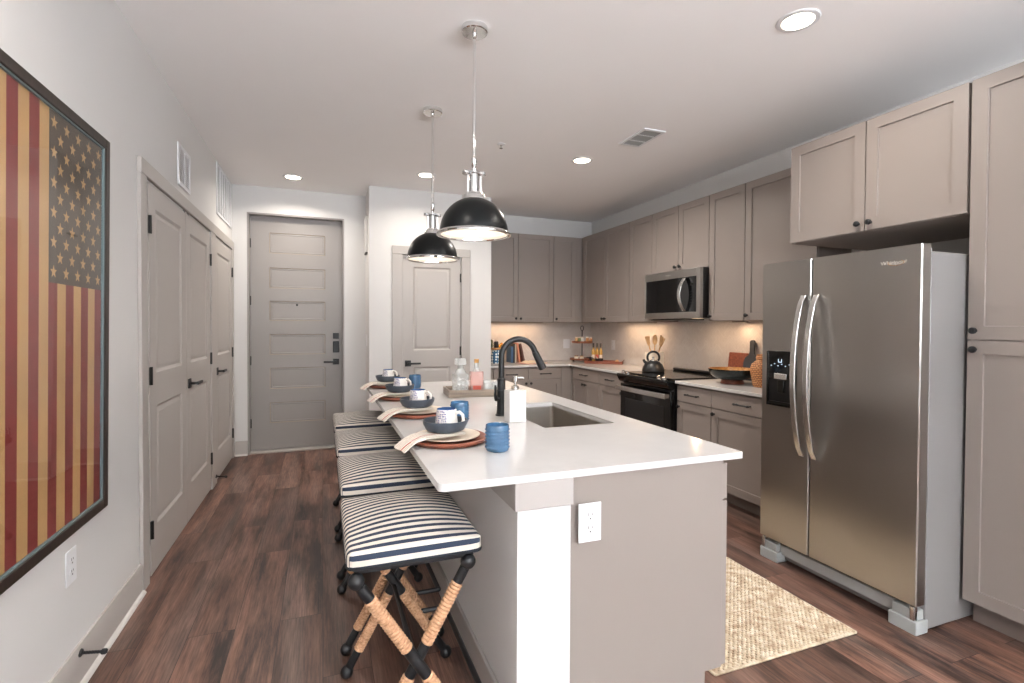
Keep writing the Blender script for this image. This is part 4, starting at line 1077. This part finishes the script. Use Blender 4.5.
for i, y in enumerate(SY):
    w_ = pos[i]
    items = [('ch', (PXc, y, CZ), 0, 'reddish wooden charger under a cream plate on the island, '+w_),
             ('pl', (PXc-.004, y-.004, CZ+.0215-.0055), 0, 'cream plate on a wooden charger, '+w_),
             ('bo', (PXc-.014, y-.005, CZ+.0355), 0, 'charcoal bowl holding a mug on the island, '+w_),
             ('mu', (PXc-.010, y-.006, CZ+.0355+.0075), radians(-38), 'blue and white patterned mug in a bowl, '+w_),
             ('tu', ((.588, .598, 0, .622)[i], y-(.205, .25, 0, .12)[i], CZ), .1*i, 'blue beaded glass tumbler on the island, '+w_),
             ('na', (PXc-.01, y-.035, CZ), radians(14), 'cream napkin with red stripe over the island edge, '+w_)]
    if i == 2: items = [q for q in items if q[0] != 'tu']   # nothing of this glass shows behind the bowl
    for kx, loc, rz, lab in items:
        if i == 0:
            o = protos[kx]; o.location = loc; o.rotation_euler = (0, 0, rz); o['label'] = lab
        else: copy_tree(protos[kx], None, loc, rz, lab)

# tray with decanters
ty = thing('drinks_tray', 'weathered grey wooden tray with bottles on the island', 'tray', (.918, 3.16, CZ), radians(-5))
tb = MB(); a, b = .175, .125
tb.box(-a, a, -b, b, 0, .01); tb.box(-a, a, -b, -b+.012, .01, .045); tb.box(-a, a, b-.012, b, .01, .045); tb.box(-a, -a+.012, -b+.012, b-.012, .01, .045); tb.box(a-.012, a, -b+.012, b-.012, .01, .045)
tb.build('tray_body', 'greywood', ty, bevel=.002)
dc = thing('square_decanter', 'square cut glass decanter with glass stopper on the drinks tray', 'decanter', (.828, 3.13, CZ+.0102), radians(8))
m = MB().prism(rrect(-.042, -.042, .042, .042, .006, 2), 0, .135); m.build('bottle', 'clear', dc, bevel=.006)
MB().lathe([(.038, .135), (.03, .155), (.020, .165), (.020, .185)], 20).build('neck', 'clear', dc)
MB().prism(rrect(-.030, -.030, .030, .030, .004, 2), .187, .232).build('stopper', 'clear', dc, bevel=.006)
fc = MB()
for s_ in (-1, 1):
    for i in range(3):
        for j in range(4):
            fc.ball((-.026+.026*i, s_*.0425, .02+.026*j), .012, 4, 2, sq=(1, .35, 1))
fc.build('facets', 'clear', dc)
pb = thing('pink_spirit_bottle', 'clear bottle of pink spirit with cork on the drinks tray', 'bottle', (.930, 3.115, CZ+.0102), radians(-4))
MB().prism(rrect(-.042, -.028, .042, .028, .008, 3), 0, .145).build('bottle', 'pink', pb, bevel=.004)
MB().lathe([(.028, .145), (.018, .158), (.013, .163), (.013, .20)], 18).build('neck', 'clear', pb)
MB().lathe([(.015, .20), (.016, .203), (.016, .224), (0, .225)], 16).build('cork', 'goldwood', pb)
box(-.028, .024, -.0295, -.0285, .015, .055).build('label', 'redlabel', pb)
tl = [('cut glass tumbler beside the pink bottle on the drinks tray', .998, 3.09), ('cut glass tumbler at the right rear of the drinks tray', 1.025, 3.20), ('cut glass tumbler at the right front of the drinks tray', 1.060, 3.12)]
for i, (l, x, y) in enumerate(tl):
    g_ = thing('cut_glass_tumbler', l, 'glass', (x, y, CZ+.0102), .3*i, 'cut glass tumblers on the drinks tray')
    q = MB().lathe([(0, 0), (.028, 0), (.031, .004), (.034, .075), (.032, .075), (.029, .012), (0, .010)], 10); q.build('glass', 'clear', g_, smooth=False)

# ------------------------------------------------------------------ stools
def make_stool():
    s_ = thing('counter_stool', '', 'stool', group='striped counter stools along the island')
    a, b, r = .197, .250, .016; zt_ = .683
    def prof(L, n_):
        out = []  # (pos, drop, arc)
        flat = L-r
        side = .022
        for i in range(4): out.append((-L, r+side*(1-i/3), 0))
        for i in range(1, 5):
            t = pi/2*i/5; out.append((-flat-r*cos(t), r-r*sin(t), 0))
        for i in range(n_+1): out.append((-flat+2*flat*i/n_, 0, 0))
        for i in range(1, 5):
            t = pi/2*(1-i/5); out.append((flat+r*cos(t), r-r*sin(t), 0))
        for i in range(4): out.append((L, r+side*i/3, 0))
        s = 0; res = []; pv = None
        for p_, d_, _ in out:
            if pv: s += math.hypot(p_-pv[0], d_-pv[1])
            pv = (p_, d_); res.append((p_, d_, s))
        return res
    PX, PY = prof(a, 16), prof(b, 20)
    m_ = MB(); m_.uv = []; vs = []
    for (y, dy, sy) in PY:
        for (x, dx, sx) in PX:
            dome = .034*(1-abs(x/a)**2.2)*(1-abs(y/b)**2.2)
            # rounded plan corners
            cx_, cy_ = x, y
            k_ = .03
            ex, ey = abs(x)-(a-k_), abs(y)-(b-k_)
            if ex > 0 and ey > 0:
                L = math.hypot(ex, ey); f_ = min(1, k_/L) if L > k_ else 1
                cx_ = math.copysign(a-k_+ex*f_, x); cy_ = math.copysign(b-k_+ey*f_, y)
            vs.append((cx_, cy_, zt_+dome-max(dx, dy))); m_.uv.append((sx, sy))
    nx = len(PX); fs = [(j*nx+i, j*nx+i+1, (j+1)*nx+i+1, (j+1)*nx+i) for j in range(len(PY)-1) for i in range(nx-1)]
    m_.add(vs, fs)
    m_.build('seat_cushion', 'fabric', s_, ang=80)
    MB().prism(rrect(-a-.002, -b-.002, a+.002, b+.002, .03, 5), .636, .6455).build('seat_band', 'navy', s_, bevel=.003)
    MB().prism(rrect(-a+.02, -b+.02, a-.02, b-.02, .02, 4), .618, .6315).build('seat_frame', 'black', s_)
    ht, hf, zt2, zf = .163, .187, .604, .0235
    Lp = Vector((hf+ht, 0, zt2-zf)); LL = Lp.length
    for yy, nm in ((-.235, 'near'), (.255, 'far')):
        for sg in (-1, 1):
            off = .006*sg
            A = Vector((sg*ht-.008, yy+off, zt2)); B = Vector((-sg*hf+.012, yy+off, zf)); d = (B-A)
            def P(t): return A+d*t
            lg_ = MB().tube([P(0.0), P(1.0)], .0128, 14); lg_.ball(tuple(P(0)), .0235); lg_.ball(tuple(P(1)), .0235)
            lg_.tube([P(.03), P(.10)], .0155, 14); lg_.tube([P(.875), P(.97)], .0155, 14)
            lg_.tube([P(.385), P(.535)], .0165, 14)
            lo = lg_.build('leg', 'black', s_)
            for t0, t1 in ((.10, .385), (.535, .875)):
                nr = int((t1-t0)*LL/.0105); pts = []; rs = []
                for i in range(nr*4+1):
                    pts.append(P(t0+(t1-t0)*i/(nr*4))); rs.append(.0158+.0038*abs(sin(pi*i/4)))
                MB().tube(pts, rs, 14).build('rope_wrap', 'rope', lo, ang=75)
            if sg == 1:
                MB().tube([P(.462)-Vector((0, .02*1, 0)), P(.462)+Vector((0, .02*1, 0))], .006, 10).build('bolt', 'steel2', lo)
    zc2 = zf+(zt2-zf)*(hf/(hf+ht))
    MB().tube([(-.004, -.225, zc2-.004), (-.004, .245, zc2-.004)], .0085, 10).build('stretcher', 'black', s_)
    zr = .20; xr = .198
    xl_ = (hf)*(zc2-zr)/(zc2-zf)
    rl = MB(); rl.tube([(xr, -.235, zr), (xr, .255, zr)], .0095, 12)
    for yy in (-.235, .255): rl.tube([(xl_, yy, zr), (xr, yy, zr)], .0095, 12); rl.ball((xr, yy, zr), .0105, 10, 7)
    rl.build('foot_rail', 'black', s_)
    return s_
stool = make_stool()
for i, (x, y) in enumerate(((.258, 1.695), (.262, 2.325), (.264, 2.962), (.266, 3.60))):
    l = 'striped navy and cream counter stool with rope wrapped crossed legs, ' + ['nearest the camera', 'second from the camera', 'third from the camera', 'farthest, by the hall'][i]
    if i == 0: stool.location = (x, y, 0); stool['label'] = l
    else: copy_tree(stool, None, (x, y, 0), 0, l)

# ------------------------------------------------------------------ rug
rx0, rx1, ry0, ry1 = 1.385, 2.150, 1.485, 3.05
rm = MB().box(rx0+.006, rx1-.006, ry0+.006, ry1-.006, .0005, .006)
cxs, cys = .0235, .0165; row = 0; y = ry0+.008
ico = MB().ball((0, 0, 0), 1, 8, 5); iv = [Vector(p) for p in ico.v]; ifs = ico.f
while y < ry1-.004:
    x = rx0+.011+(row % 2)*cxs/2
    while x < rx1-.006:
        a_ = radians(38 if row % 2 else -38) + random.uniform(-.12, .12)
        sx, sy, sz = .0135, .0075, .0058; z = .0075+random.uniform(-.0008, .0012)
        ca, sa = cos(a_), sin(a_)
        rm.add([(x+(p.x*sx)*ca-(p.y*sy)*sa, y+(p.x*sx)*sa+(p.y*sy)*ca, z+p.z*sz) for p in iv], ifs)
        x += cxs
    y += cys*.72; row += 1
for (p, q) in (((rx0, ry0), (rx1, ry0)), ((rx1, ry0), (rx1, ry1)), ((rx1, ry1), (rx0, ry1)), ((rx0, ry1), (rx0, ry0))):
    rm.tube([(p[0], p[1], .0062), (q[0], q[1], .0062)], .0058, 8)
ro = rm.build('jute_rug', 'jute', ang=180); tag(ro, 'chunky woven beige jute rug in the aisle beside the island', 'rug')
